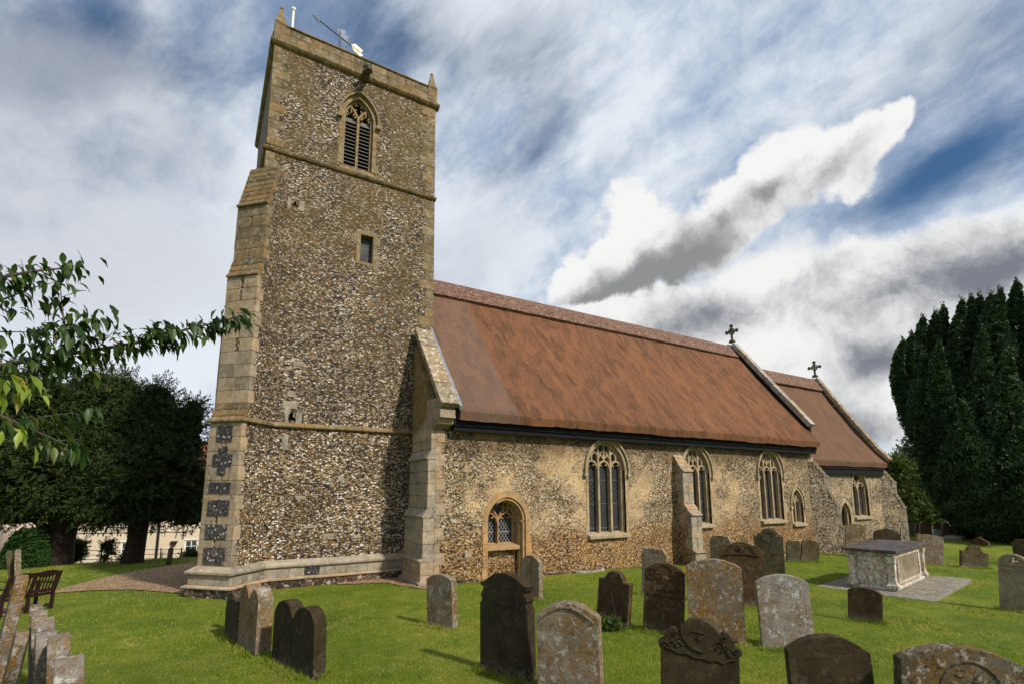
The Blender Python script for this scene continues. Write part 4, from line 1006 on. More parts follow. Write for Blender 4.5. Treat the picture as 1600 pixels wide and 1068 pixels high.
def westb():
    body = None
    for i, (x, z0, z1, zn) in enumerate(((3.98, -.4, .42, .50), (4.02, .50, 1.32, 1.52), (4.10, 1.52, 2.56, 2.78), (4.16, 2.78, 3.20, 3.62))):
        q = MB(); y1 = 11.50
        n = max(1, round((z1-z0)/.27)); h = (z1-z0)/n
        for k in range(n):
            cuts = [YN, YN+random.uniform(.45, .7), y1]
            for a, b in zip(cuts[:-1], cuts[1:]):
                q.box((x-random.uniform(0, .004), a+(.0025 if a > YN else 0), z0+k*h+.003), (XW-.1, b-.0025, z0+(k+1)*h-.003))
        o = B(q, 'buttress', 'ashlar_grey' if i in (1, 2) else 'ashlar', body, bevel=.008)
        if body is None: body = o
        xn = (4.02, 4.10, 4.16, 4.30)[i]
        q = MB()
        if i < 3: q.prism([(x-.035, z1+.002), (x-.04, z1+.03), (xn+.01, zn), (XW-.08, zn), (XW-.08, z1+.002)], lambda xx, z, d: (xx, d, z), YN-.012, y1+.02); B(q, 'weathering', 'ashlar_grey', body, bevel=.008)
    q = MB(); q.prism([(YN+.02, 3.20), (YN-.02, 3.45), (YN+.15, 3.55), (11.55, 3.12), (11.55, 3.0)], lambda y, z, d: (d, y, z), 4.17, XW); B(q, 'weathering', 'ashlar', body, bevel=.01)
    q = MB(); q.box((3.93, YN-.03, -.5), (XW, 11.55, .02)); B(q, 'footing', 'ashlar_grey', body, bevel=.02)
westb()
q = MB(); quoins(q, (XW-.1, YN), (1, 0), (0, 1), -.2, 3.2, la=(.22, .12), lb=(.02, .02), h=.27, proud=.006); B(q, 'quoins', 'ashlar', nave, bevel=.005); q = MB(); quoins(q, (XE, YN), (-1, 0), (0, 1), -.2, 3.1, la=(.16, .28), lb=(.28, .16), h=.24, proud=.007); B(q, 'quoins', 'ashlar', bevel=.005)
# nave buttress on the south side
buttress((11.85, YN), (0, -1), .20, [(.62, -.30, .20), (.54, .28, 1.20), (.32, 1.52, 2.42)], 'buttress', fmat='flint_nave', smat='ashlar_grey', wmat='ashlar', endfull=True, quoin=(.20, .12))
buttress((XE, YN), (1, -1), .26, [(.80, -.35, .55), (.66, .7, 1.30), (.36, 1.9, 2.35)], 'buttress', fmat='flint_chancel', smat='ashlar_grey', wmat='ashlar_grey', endfull=False, quoin=(.22, .14))
buttress((XC, YC), (1, -1), .24, [(.60, -.5, 1.15), (.34, 1.75, 2.20)], 'buttress', fmat='flint_chancel', smat='ashlar_grey', wmat='ashlar_grey', endfull=False, quoin=(.26, .16))
# rubble footings
mb = MB()
mb.prism([(4.3, -.6), (5.32, -.6), (5.32, -.02), (4.3, .03)], wallf(YN), -.09, .0); mb.prism([(6.72, -.8), (11.5, -.8), (11.5, -.13), (6.72, -.04)], wallf(YN), -.07, .0)
mb.prism([(12.2, -.9), (18.2, -.9), (18.2, -.20), (12.2, -.15)], wallf(YN), -.06, .0); mb.prism([(19.6, -1), (25.2, -1), (25.2, -.02), (19.6, .0)], wallf(YC), -.25, .0)
B(mb, 'footing', 'rubble')
mb = MB(); mb.box((19.55, YC-.30, .002), (21.5, YC, .05)); B(mb, 'step', 'ashlar_grey', bevel=.01)
# old consecration niche of stones on the nave wall: bigger pale stones let in
q = MB()
for (x, z, w, h) in ((5.0, .45, .16, .14), (6.15, 2.05, .2, .07), (7.9, 2.35, .22, .06), (4.95, 2.3, .2, .08), (10.1, 1.7, .16, .1), (10.4, 2.2, .12, .08), (7.2, 1.05, .14, .07), (17.2, 2.35, .5, .7)):
    if h > .5: continue
    q = MB(); q.box((x, YN-.008, z), (x+w, YN+.04, z+h)); B(q, 'patch_stone', 'dressing', nave, bevel=.006)
mb = MB(); c = gpt(908, 889)
for k in range(9):
    a0 = math.pi*k/9; a1 = math.pi*(k+1)/9-.03
    vs = []
    for a in (a0, a1):
        for r, z in ((.33, -.1), (.42, -.1), (.42, .05), (.33, .05)): vs.append((c.x-r*math.cos(a)*1.15, YN-.07-r*math.sin(a)*.55, c.z+z))
    mb.add(vs, [(0, 1, 5, 4), (1, 2, 6, 5), (2, 3, 7, 6), (3, 0, 4, 7), (0, 3, 2, 1), (4, 5, 6, 7)])
tag(mb.build('drain_kerb', M['coping_pale'], bevel=.006), 'low curved brick kerb round the drain at the foot of the nave wall', 'kerb')

# ================================================================== GRAVESTONES
STONES = []
def outline(kind, w, h):
    a = w/2; P = []
    def arc(cx, cz, r, a0, a1, n=10, rz=None): return [(cx+r*math.cos(R(a0+(a1-a0)*i/n)), cz+(rz or r)*math.sin(R(a0+(a1-a0)*i/n))) for i in range(n+1)]
    if kind == 'round': P = arc(0, h-a*.92, a, 0, 180, 18, a*.92)
    elif kind == 'arch': r = .20*w; P = [(a*math.cos(t)*1.0, h-r+r*math.sin(t)) for t in [math.pi*i/18 for i in range(19)]]; P = [(p[0], h-r+r*(1-(p[0]/a)**2)) for p in [(a*(1-2*i/18), 0) for i in range(19)]]
    elif kind == 'lowarch': r = .15*w; P = [(a*(1-2*i/18), h-r+r*(1-abs(1-2*i/18)**2.2)) for i in range(19)]
    elif kind == 'shoulder': s = a*.58; z = h-s*.95; P = [(a, z-.03), (a, z)]+[(s*1.02, z)]+arc(0, z, s, 4, 176, 14, s*.95)+[(-s*1.02, z), (-a, z), (-a, z-.03)]
    elif kind == 'cornice':
        z = h-.17*w-.02; P = [(a, z-.21), (a-.015, z-.20), (a-.03, z-.165), (a-.01, z-.14), (a-.02, z-.10), (a-.045, z-.07), (a-.045, z-.04), (a-.01, z-.035), (a-.01, z-.015), (a+.0, z-.01), (a, z+.005), (a*.86, z+.01)]
        P += [(a*.86*(1-2*i/14), z+.01+(.17*w)*(1-(1-2*i/14)**2)) for i in range(1, 14)]+[(-p[0], p[1]) for p in P[::-1]]
    elif kind == 'scroll':
        z = h-.21*w
        P = [(a, z-.13), (a+.01, z-.10), (a-.01, z-.05), (a-.05, z-.03), (a-.055, z-.0), (a-.02, z+.01), (a-.02, z+.03), (a*.78, z+.06), (a*.68, z+.115), (a*.60, z+.12), (a*.52, z+.07)]
        P += [(a*.50*(1-2*i/12), z+.06+(h-z-.06)*(1-(1-2*i/12)**2)**.8) for i in range(1, 12)]+[(-p[0], p[1]) for p in P[::-1]]
    elif kind == 'ogee':
        z = h-.20*w
        P = [(a, z-.01), (a-.02, z+.01), (a*.82, z+.04), (a*.74, z+.085), (a*.64, z+.085)]+[(a*.62*(1-2*i/12), z+.07+(h-z-.07)*(1-(1-2*i/12)**2)) for i in range(1, 12)]+[(-p[0], p[1]) for p in [(a, z-.01), (a-.02, z+.01), (a*.82, z+.04), (a*.74, z+.085), (a*.64, z+.085)][::-1]]
    elif kind == 'rococo':
        z = h-.30*w; q = w
        P = [(a, z-.13*q), (a+.03*q, z-.10*q), (a+.03*q, z-.06*q), (a-.01*q, z-.02*q), (a-.06*q, z+.0*q), (a-.055*q, z+.035*q), (a-.01*q, z+.05*q), (a-.015*q, z+.065*q), (a*.84, z+.08*q), (a*.74, z+.14*q), (a*.64, z+.155*q), (a*.55, z+.11*q)]
        P += [(a*.52*(1-2*i/12), z+.10*q+(h-z-.10*q)*(1-(1-2*i/12)**2)**.75) for i in range(1, 12)]+[(-p[0], p[1]) for p in P[::-1]]
    elif kind == 'twin': P = [(a, h-.22*w), (a*.93, h-.12*w), (a*.7, h-.03*w), (a*.5, h), (a*.35, h-.04*w), (a*.12, h-.14*w), (0, h-.26*w), (-a*.12, h-.14*w), (-a*.3, h-.02*w), (-a*.5, h+.02), (-a*.72, h-.01*w), (-a*.93, h-.1*w), (-a, h-.2*w)]
    elif kind == 'twinround': P = arc(a*.5, h-a*.42, a*.5, 0, 172, 10, a*.42)+arc(-a*.5, h-a*.42, a*.5, 8, 180, 10, a*.42)
    elif kind == 'step': P = [(a, h-.16*w), (a*.75, h-.14*w), (a*.70, h-.03*w), (a*.35, h), (-a*.35, h), (-a*.70, h-.03*w), (-a*.75, h-.13*w), (-a, h-.15*w)]
    elif kind == 'broken': P = [(a, h-.05), (a*.5, h-.02), (a*.2, h-.03), (-a*.1, h), (-a*.5, h-.02), (-a, h-.015)]
    elif kind == 'gable': P = [(a, h-.3*w), (a*.6, h-.18*w), (a*.15, h), (-a*.15, h), (-a*.6, h-.18*w), (-a, h-.3*w)]
    return [(a, -.35)]+P+[(-a, -.35)]
def stone(label, kind, L, Rr, top, mat, th=.085, group='old headstones on the lawn', rec=None, extra=None, lean=0, name='headstone', rough=.006, hh=None):
    """L, Rr: image feet of the face; top: image point of the summit; solved on the ground"""
    A = gpt(*L); Bq = gpt(*Rr); mid = (A+Bq)/2; w = (Bq-A).length; ang = math.atan2(Bq.y-A.y, Bq.x-A.x)
    dist = mid.x*FX+mid.y*FY; T = at(top[0], top[1], dist)
    lat = (T-mid).dot(Vector((math.cos(ang), math.sin(ang), 0))); h = hh or (T.z-mid.z)
    rt = empty(name, (mid.x, mid.y, mid.z), ang, label=label, cat='gravestone', group=group)
    roll = math.atan2(lat, h) if hh is None else 0
    rt.rotation_euler = (R(lean), roll, ang)
    h = h/math.cos(roll)
    P = outline(kind, w, h); P = [(p[0]+random.uniform(-1, 1)*rough*(.5 if abs(p[1]) > .2 else 0), p[1]+random.uniform(-1, 1)*rough*.5) for p in P]
    mb = MB(); f = lambda s, z, d: (s, d, z); th = th*1.2
    mb.prism(P, f, 0, th); o = mb.build('slab', M[mat], rt, bevel=.007)
    if rec:      # raised rim following the head
        ins = [(p[0]*.86, p[1]-.045) for p in P[1:-1]]
        m2 = MB(); m2.ribbon(ins, .018, f, -.010, .01); m2.build('carved_border', M[mat], rt, bevel=.004)
    if extra: extra(rt, w, h, mat, f)
    STONES.append((mid, w, ang)); return rt
def letters(rt, text, size, x, z, mat='engrave', shear=0, y=-.0015, dep=.0012, name='inscription', wide=1):
    cu = bpy.data.curves.new('txt', 'FONT'); cu.body = text; cu.size = size; cu.align_x = 'CENTER'; cu.shear = shear; cu.extrude = dep; cu.space_character = 1.08
    ob = bpy.data.objects.new('txt', cu); COL.objects.link(ob)
    me = bpy.data.meshes.new_from_object(ob.evaluated_get(bpy.context.evaluated_depsgraph_get())); bpy.data.objects.remove(ob)
    me.name = name; me.materials.clear(); me.materials.append(M[mat])
    me.transform(Matrix.Translation((x, y, z)) @ Matrix.Rotation(R(90), 4, 'X') @ Matrix.Diagonal((wide, 1, 1, 1)))
    o = bpy.data.objects.new(name, me); COL.objects.link(o); o.parent = rt; return o
def circ(m, cx, cz, r, w, f, d0=-.008, d1=.01, n=20, sq=1): m.ribbon([(cx+r*math.cos(2*math.pi*i/n), cz+r*sq*math.sin(2*math.pi*i/n)) for i in range(n)], w, f, d0, d1, closed=True)
def lump(m, cx, cz, rx, rz, d=.02):
    n = 10; base = len(m.v)
    for k, (q, dd) in enumerate(((1, .004), (.8, -d*.6), (.45, -d))):
        for i in range(n): a = 2*math.pi*i/n; m.v.append((cx+rx*q*math.cos(a), dd, cz+rz*q*math.sin(a)))
    for k in range(2):
        for i in range(n): m.f.append((base+k*n+i, base+k*n+(i+1) % n, base+(k+1)*n+(i+1) % n, base+(k+1)*n+i)); m.mi.append(0)
    m.f.append(tuple(base+2*n+i for i in range(n))); m.mi.append(0)
def ex_circles(rt, w, h, mat, f):
    m = MB(); circ(m, .0, h-.20*w-.03, .155*w/.7, .010, f); m.ribbon([(-.09, h-.14), (.09, h-.15)], .014, f, -.006, .004); lump(m, 0, h-.20, .07, .055, .012)
    m.build('carved_urn_roundel', M[mat], rt, smooth=False)
    for x in (-.33*w, .33*w): m = MB(); circ(m, x, h-.29*w, .075*w/.6, .008, f); lump(m, x, h-.29*w, .04, .045, .006); m.build('carved_roundel', M[mat], rt)
    letters(rt, 'To the Memory', .055, 0, h-.50*w/.62*.62-.12, shear=.1); letters(rt, 'ROBERT HARDY', .062, 0, h-.50*w-.20, shear=.25)
    for x, a in ((-.12, .6), (-.05, .5), (.02, .7), (.13, .4)):
        m = MB(); m.ribbon([(x-.03, h-.46*w), (x+.02*a, h-.42*w), (x+.03, h-.38*w)], .008, f, -.004, .004); m.build('carved_flourish', M[mat], rt)
def ex_rococo(rt, w, h, mat, f):
    z = h-.30*w
    m = MB(); m.ribbon([(-.44*w, z-.10*w), (-.35*w, z-.12*w), (-.26*w, z-.16*w), (-.16*w, z-.155*w), (-.06*w, z-.195*w), (.06*w, z-.195*w), (.14*w, z-.22*w), (.22*w, z-.195*w), (.30*w, z-.23*w), (.38*w, z-.18*w), (.46*w, z-.17*w)], .014*w, f, -.010, .005); m.build('carved_border', M[mat], rt, bevel=.002)
    m = MB(); m.ribbon([(-.23*w, h-.10*w), (-.22*w, h-.22*w), (-.15*w, h-.34*w), (-.05*w, h-.40*w), (.06*w, h-.42*w)], .016*w, f, -.010, .005); m.ribbon([(-.10*w, h-.17*w), (-.03*w, h-.165*w), (.07*w, h-.18*w)], .012*w, f, -.008, .004); lump(m, 0, h-.25*w, .05*w, .045*w, .008); m.build('carved_cartouche', M[mat], rt, bevel=.002)
    for sg in (-1, 1):
        m = MB(); m.ribbon([(sg*(.20+.20*t)*w, z+.02*w-.10*w*t+.05*w*math.sin(t*5)) for t in [i/8 for i in range(9)]], .014*w, f, -.010, .004)
        for k in range(7): lump(m, sg*(.22+.032*k)*w, z-.05*w+.035*w*math.sin(k*2.1), .030*w, .022*w, .010)
        m.build('carved_foliage', M[mat], rt)
        for (cx, cz) in ((.31*w, z+.085*w), (.455*w, z-.055*w)): m = MB(); circ(m, sg*cx, cz, .026*w, .011*w, f, -.008, .005, 12); m.build('carved_scroll', M[mat], rt)
def ex_urn(rt, w, h, mat, f):
    m = MB(); circ(m, 0, h-.17, .19*w, .012, f); m.build('carved_roundel', M[mat], rt)
def ex_ornate(rt, w, h, mat, f):
    m = MB(); m.ribbon([(-.40*w, h-.31*w), (-.12*w, h-.285*w), (.12*w, h-.285*w), (.40*w, h-.31*w)], .02, f, -.014, .004); m.build('carved_border', M[mat], rt, bevel=.003)
    m = MB(); circ(m, 0, h-.15*w, .12*w, .016, f, sq=.55); lump(m, 0, h-.15*w, .08*w, .045*w, .02); m.build('carved_cartouche', M[mat], rt)
    for sg in (-1, 1): m = MB(); m.ribbon([(sg*(.15+.19*t)*w, h-.11*w-.10*w*t+.06*w*math.sin(t*5)) for t in [i/8 for i in range(9)]], .016, f, -.014, .004); m.build('carved_foliage', M[mat], rt)
def ex_front(rt, w, h, mat, f):
    m = MB(); m.ribbon([(.03*w+.24*w*math.cos(R(a)), h-.40*w+.30*w*math.sin(R(a))) for a in range(0, 175, 15)], .016*w, f, -.010, .004); m.build('carved_niche', M[mat], rt, bevel=.003)
    m = MB(); lump(m, .09*w, h-.27*w, .055*w, .075*w, .022); lump(m, -.05*w, h-.22*w, .05*w, .022*w, .010); lump(m, -.10*w, h-.30*w, .035*w, .03*w, .012); m.build('carved_cherub', M[mat], rt)
def ex_figure(rt, w, h, mat, f):
    m = MB(); m.ribbon([(-.40*w, h-.46*w)]+[(.38*w*math.cos(R(a)), h-.47*w+.40*w*math.sin(R(a))) for a in range(180, -1, -15)]+[(.40*w, h-.46*w)], .03, f, -.012, .004); m.ribbon([(-.47*w, h-.50*w), (.47*w, h-.50*w)], .022, f, -.013, .004); m.build('carved_border', M[mat], rt, bevel=.004)
    m = MB(); lump(m, .02*w, h-.20*w, .045*w, .055*w, .04); lump(m, .02*w, h-.33*w, .085*w, .10*w, .05); lump(m, .12*w, h-.30*w, .06*w, .03*w, .045); lump(m, -.03*w, h-.44*w, .05*w, .07*w, .03); lump(m, .08*w, h-.44*w, .05*w, .07*w, .03); m.build('carved_figure', M['g_tomb'], rt)
    m = MB(); m.ribbon([(-.47*w, h-.72*w), (.47*w, h-.72*w)], .012, f, -.008, .004); m.build('carved_line', M[mat], rt)
def ex_txt(*rows):
    def go(rt, w, h, mat, f):
        for (t, sz, x, z, sh) in rows: letters(rt, t, sz, x*w, h-z*w, shear=sh)
    return go
S = stone
S('tall dark headstone with moulded cornice shoulders, front row below the blocked doorway', 'cornice', (750, 1044), (826, 1066), (784, 893), 'g_dark', th=.11, extra=ex_txt(('WILLIAM', .05, 0, .55, 0)))
S('pale lichened headstone with a low arched top standing just right of the tallest dark one', 'arch', (841, 1084), (940, 1100), (884, 941), 'g_grey', th=.10, rec=True)
S('grey headstone with rounded shoulders, alone on the grass near the tower foot', 'lowarch', (667.5, 975), (707, 983.5), (682, 897), 'g_grey', th=.09)
S('slim grey upright headstone directly below the blocked doorway', 'arch', (815, 930), (842, 936.5), (829, 866.5), 'g_grey', th=.08)
S('dark rounded headstone, left one of the joined pair near the tower', 'round', (424, 1030), (453, 1046), (441, 938), 'g_dark', th=.13, group='pair of dark round-topped headstones')
S('dark rounded headstone, right one of the joined pair near the tower', 'round', (454, 1047), (488.5, 1063), (471, 948.5), 'g_dark', th=.12, group='pair of dark round-topped headstones')
S('headstone with two scalloped peaks and a pale lichened edge', 'twin', (370, 1006.5), (398, 1024), (387, 917), 'g_grey', th=.15)
S('small leaning dark headstone at the left of the twin-peaked one', 'ogee', (350, 992), (369.5, 1005.5), (356, 935), 'g_dark', th=.10)
S('slender stone hidden behind the small leaning dark headstone', 'gable', (351, 984), (364, 988), (359, 923.5), 'g_olive', th=.08)
S('brown headstone tilted to the right with a central hump and a mossy foot', 'shoulder', (931, 974), (979, 982.5), (964, 890.5), 'g_brown', th=.09)
S('grey rounded headstone standing before the nave between the first window and the buttress', 'ogee', (1003, 928), (1042, 933), (1022, 855.5), 'g_grey', th=.08)
S('dark brown headstone carved with an urn roundel between two small roundels', 'arch', (1004, 984.5), (1067, 992), (1039, 878.5), 'g_brown', th=.10, extra=ex_circles)
S('broad headstone covered with orange lichen down its middle', 'lowarch', (1078, 998), (1167, 1007), (1113, 873), 'g_orange', th=.09)
S('lichened headstone leaning left, pitted by two dark holes', 'lowarch', (1192, 1011.5), (1276, 1018), (1221, 897.5), 'g_white', th=.08)
S('red-brown headstone with mossy carved pediment behind the orange lichened one', 'ogee', (1128, 944), (1198, 950), (1157, 846), 'g_brown', th=.085, extra=ex_ornate)
S('tall brown headstone with hooded round top and blank roundel', 'shoulder', (1182, 908), (1228, 912), (1199, 825), 'g_olive', th=.08, extra=ex_urn)
S('olive shouldered headstone peeping from behind the tall hooded one', 'shoulder', (1183, 899), (1222, 901), (1203, 823.5), 'g_olive', th=.07)
S('pale grey headstone with stepped top behind the red-brown carved one', 'ogee', (1109, 906), (1142, 910), (1126, 835.5), 'g_grey', th=.08)
S('mossy double-lobed headstone, left of the low pair near the nave corner', 'ogee', (1229, 876), (1251, 877), (1240, 844), 'g_olive', th=.07, group='low pair of mossy headstones')
S('mossy headstone, right of the low pair near the nave corner', 'ogee', (1252, 877), (1280, 878), (1267, 843.5), 'g_olive', th=.07, group='low pair of mossy headstones')
S('large dark headstone in the foreground with scrolled rococo carving', 'rococo', (1032, 1120), (1158, 1134), (1092, 966), 'g_dark', th=.07, extra=ex_rococo)
S('dark headstone with arched top and script lettering in the foreground', 'arch', (1243, 1130), (1376, 1142), (1292, 993.5), 'g_dark', th=.09, extra=lambda rt, w, h, mat, f: letters(rt, 'In Memory of', .058, -.02, h-.27*w, mat='engrave_pale', shear=.45))
S('wide lichened foreground headstone carved with a cherub head in a niche', 'lowarch', (1412, 1160), (1630, 1180), (1508, 1011.5), 'g_front', th=.10, extra=ex_front)
S('small brown round-topped headstone in front of the chest tomb', 'lowarch', (1325, 967), (1380, 974), (1351, 917), 'g_brown', th=.06)
S('buff sandstone headstone with a carved robed figure under a round arch', 'round', (1562, 951), (1612, 958), (1584, 864), 'g_buff', th=.07, extra=ex_figure)
S('dark stepped headstone at the right edge in front of the yew', 'step', (1584, 880), (1620, 884), (1604, 842), 'g_olive', th=.07)
S('low wide mossy headstone with small ears near the dark yew', 'shoulder', (1502, 886), (1545, 887.5), (1523, 851), 'g_olive', th=.08)
S('square lichened headstone with a worn flat top right of the chest tomb', 'broken', (1434, 882), (1475, 884), (1453, 834), 'g_grey', th=.09)
S('dark curved headstone rising behind the lid of the chest tomb', 'ogee', (1366, 864), (1408, 865), (1387, 825), 'g_dark', th=.07)
S('grey-brown headstone standing before the chancel doorway', 'lowarch', (1321, 868), (1352, 869), (1336, 817), 'g_grey', th=.08)
S('dark broken stone half hidden under the edge of the big yew', 'gable', (1516, 851), (1545, 854), (1522, 838), 'g_brown', th=.08)
for (l, k, a, b, t, m_) in (('brown rounded headstone first from the chancel among the far row', 'lowarch', (1415.5, 837), (1430, 837), (1422.5, 814.5), 'g_far'),
        ('narrow brown stone second in the far row', 'round', (1431, 833), (1438, 833), (1434.5, 818), 'g_far'),
        ('dark arched headstone with round top third in the far row', 'round', (1438, 834.5), (1456, 834.5), (1447, 813), 'g_far'),
        ('orange-brown round headstone behind the little pale one in the far row', 'round', (1459.5, 834), (1472, 834), (1465, 814), 'g_far'),
        ('little pale grey headstone in the far row', 'round', (1459, 836), (1472, 836), (1465.5, 826), 'g_light'),
        ('brown shouldered headstone at the slab end of the far row', 'shoulder', (1472.5, 836.5), (1484, 836.5), (1478, 815.5), 'g_far'),
        ('brown narrow headstone last before the ledger slab', 'shoulder', (1484, 836), (1492, 836), (1488, 820), 'g_far'),
        ('small whitish headstone farthest back by the yew shade', 'lowarch', (1497, 831), (1503.5, 831), (1500, 821), 'g_light'),
        ('low brown lichened stone beside the farthest whitish one', 'round', (1491.5, 830.5), (1497, 830.5), (1494, 822), 'g_far'),
        ('reddish headstone at the dark edge of the yew in the far row', 'gable', (1503, 836), (1512, 836.5), (1505, 823), 'g_far')):
    S(l, k, a, b, t, m_, th=.09, group='far row of headstones beyond the chancel')
# edge-on stones of the left foreground row: (image top of the near edge, distance, height)
def edge_stone(label, u, v, dist, hgt, th, wid, mat, kind='lowarch', turn=0, roll=0):
    T = at(u, v, dist); base = Vector((T.x, T.y, ground(T.x, T.y))); h = T.z-base.z
    az = math.atan2(T.y, T.x)+R(turn)        # the slab runs away from us
    base2 = base+Vector((math.cos(az), math.sin(az), 0))*(wid/2)+Vector((-math.sin(az), math.cos(az), 0))*h*math.sin(R(roll))
    rt = empty('headstone', base2, az, label=label, cat='gravestone', group='row of headstones seen edge-on'); rt.rotation_euler = (R(roll), 0, az)
    h2 = h+(.10*wid if kind == 'lowarch' else .3*wid if kind == 'round' else .05)
    P = outline(kind, wid, h2); mb = MB(); mb.prism(P, lambda s, z, d: (s, d, z), -th/2, th/2); mb.build('slab', M[mat], rt, bevel=.012); STONES.append((base2, wid, az))
edge_stone('tall leaning headstone edge with orange and white lichen in front of the bench', 34, 908, 5.0, 1, .095, .42, 'g_orange', turn=1.5, roll=5)
edge_stone('shorter orange-lichened headstone edge just right of the tall leaning one', 34, 1000, 4.3, 1, .085, .38, 'g_orange', turn=1.5, roll=5)
edge_stone('plain grey headstone edge farthest along the left row', 57, 956, 5.0, 1, .10, .42, 'g_grey', turn=1.2, roll=-5)
edge_stone('narrow worn headstone edge second farthest in the left row', 62, 968, 4.6, 1, .105, .42, 'g_white', turn=1.2, roll=-5)
edge_stone('cream rounded headstone edge third farthest in the left row', 70, 982, 4.1, 1, .115, .42, 'g_white', turn=1.2, roll=-5)
edge_stone('cream lichened headstone edge in the middle of the left row', 73, 1004, 3.75, 1, .115, .42, 'g_white', turn=1.2, roll=-5)
edge_stone('white scalloped headstone edge second nearest in the left row', 92, 1012, 3.45, 1, .115, .42, 'g_white', turn=1.2, roll=-5)
edge_stone('pale rounded headstone edge nearest at the bottom left', 108, 1054, 2.95, 1, .13, .42, 'g_white', turn=1.2, roll=-5)
def upright(label, u, v0, v1, dist, wpx, roll, mat, cat='gravestone', name='headstone'):
    T = at(u, v0, dist); z = ground(T.x, T.y); w = wpx*dist/806.; az = math.atan2(T.y, T.x)-R(90)
    rt = empty(name, (T.x, T.y, z), az, label=label, cat=cat); rt.rotation_euler = (0, R(roll), az)
    mb = MB(); mb.prism([(-w/2, -.2), (w/2, -.2), (w/2, T.z-z-.05), (w*.3, T.z-z), (-w*.3, T.z-z), (-w/2, T.z-z-.04)], lambda s, q, d: (s, d, q), -.10, .10); mb.build('slab', M[mat], rt, bevel=.01)
upright('mossy narrow stone leaning left behind the bench', 27, 858, 0, 12.6, 7.5, -11, 'g_olive')
upright('grey narrow stone behind the bench, right of the mossy leaning one', 35.5, 857, 0, 12.4, 7.5, -6, 'g_grey')
upright('lone weathered stone edge standing on the lawn left of the tower', 266, 855, 0, 16.4, 7, 3, 'g_olive')

# ledger slab among the far graves
def slab_px(label, pts, mat, thick=.10, name='ledger_stone'):
    P = [gpt(*p) for p in pts]; c = sum(P, Vector())/len(P); mb = MB(); z = max(p.z for p in P)+thick
    mb.prism([(p.x-c.x, p.y-c.y) for p in P], lambda x, y, d: (x, y, d), -.15, z-c.z); o = mb.build(name, M[mat], bevel=.01); o.location = c; tag(o, label, 'slab'); return o
slab_px('flat stone ledger slab lying among the far graves', [(1474, 843), (1503, 843.5), (1513, 840), (1478, 838.5)], 'g_buff')
slab_px('grey paving slab lying under the wooden bench', [(-30, 972), (8, 962), (66, 952), (60, 942), (-30, 955)], 'g_slab', .02)

# ================================================================== CHEST TOMB
def tomb():
    th = .171; a, b = 2.76, .97; zt = .683
    c = Vector((math.cos(th), math.sin(th))); s = Vector((-c.y, c.x)); N = Vector((12.146, 5.148)); mid = N+c*a/2+s*b/2; gz_ = ground(mid.x, mid.y)
    rt = empty('chest_tomb', (mid.x, mid.y, gz_), th, label='limestone chest tomb with dark slate lid and carved panels on a stone base', cat='tomb')
    h = zt-gz_
    mb = MB(); mb.box((-a/2-.42, -b/2-.62, -.25), (a/2+.50, b/2+.42, .05)); mb.build('base_slab', M['g_slab'], rt, bevel=.02)
    mb = MB(); mb.box((-a/2, -b/2, h-.062), (a/2, b/2, h)); mb.build('lid', M['slate'], rt, bevel=.012)
    A, Bb = a/2-.10, b/2-.08
    mb = MB(); mb.box((-A+.05, -Bb+.05, .03), (A-.05, Bb-.05, h-.064)); mb.build('chest', M['g_tomb'], rt, bevel=.008)
    mb = MB(); mb.box((-A-.01, -Bb-.01, .051), (A+.01, Bb+.01, .12)); mb.build('plinth', M['g_tomb'], rt, bevel=.02)
    mb = MB(); mb.box((-A+.0, -Bb+.0, h-.13), (A-.0, Bb-.0, h-.0645)); mb.box((-A-.03, -Bb-.03, h-.085), (A+.03, Bb+.03, h-.0635)); mb.build('cornice', M['g_tomb'], rt, bevel=.01)
    for sx in (-1, 1):
        for sy in (-1, 1):
            mb = MB(); pts = []
            for (z, r) in ((.10, .10), (.16, .105), (.20, .075), (.30, .062), (h-.28, .066), (h-.20, .078), (h-.135, .10)):
                pts.append((z, r))
            vs = []
            cx, cy = sx*(A-.055), sy*(Bb-.055)
            for z, r in pts: vs += [(cx-r, cy-r, z), (cx+r, cy-r, z), (cx+r, cy+r, z), (cx-r, cy+r, z)]
            n = len(pts); mb.add(vs, [(i*4+k, i*4+(k+1) % 4, (i+1)*4+(k+1) % 4, (i+1)*4+k) for i in range(n-1) for k in range(4)]+[(0, 1, 2, 3), (4*n-4, 4*n-3, 4*n-2, 4*n-1)])
            mb.build('corner_baluster', M['g_tomb'], rt, bevel=.008)
    # west end panel and long south panel
    x = -A+.05
    mb = MB(); mb.ribbon([(-.24, .17), (.24, .17), (.24, h-.17), (-.24, h-.17)], .022, lambda s_, z, d: (x-d, s_, z), -.001, .012, closed=True); mb.build('end_panel_frame', M['g_tomb'], rt, bevel=.003)
    y = -Bb+.05; f = lambda s_, z, d: (s_, y-d, z)
    mb = MB(); mb.box((-.86, y-.028, .20), (.80, y+.01, h-.17)); pl = mb.build('inscription_panel', M['g_buff'], rt, bevel=.004)
    mb = MB(); mb.ribbon([(-.90, .175), (.84, .175), (.84, h-.15), (-.90, h-.15)], .05, f, -.001, .040, closed=True); mb.build('panel_frame', M['g_tomb'], rt, bevel=.006)
    mb = MB()
    for r_ in range(8):
        zz = h-.22-r_*.037; xx = -.55+random.uniform(0, .15)
        while xx < .5-random.uniform(0, .2):
            L = random.uniform(.03, .10); mb.box((xx, y-.0295, zz), (xx+L, y-.028, zz+.012)); xx += L+.025
    o = mb.build('inscription', M['engrave_pale'], pl); o['kind'] = 'stuff'
    return mid, th, a, b
TMID, TTH, TA, TB = tomb()

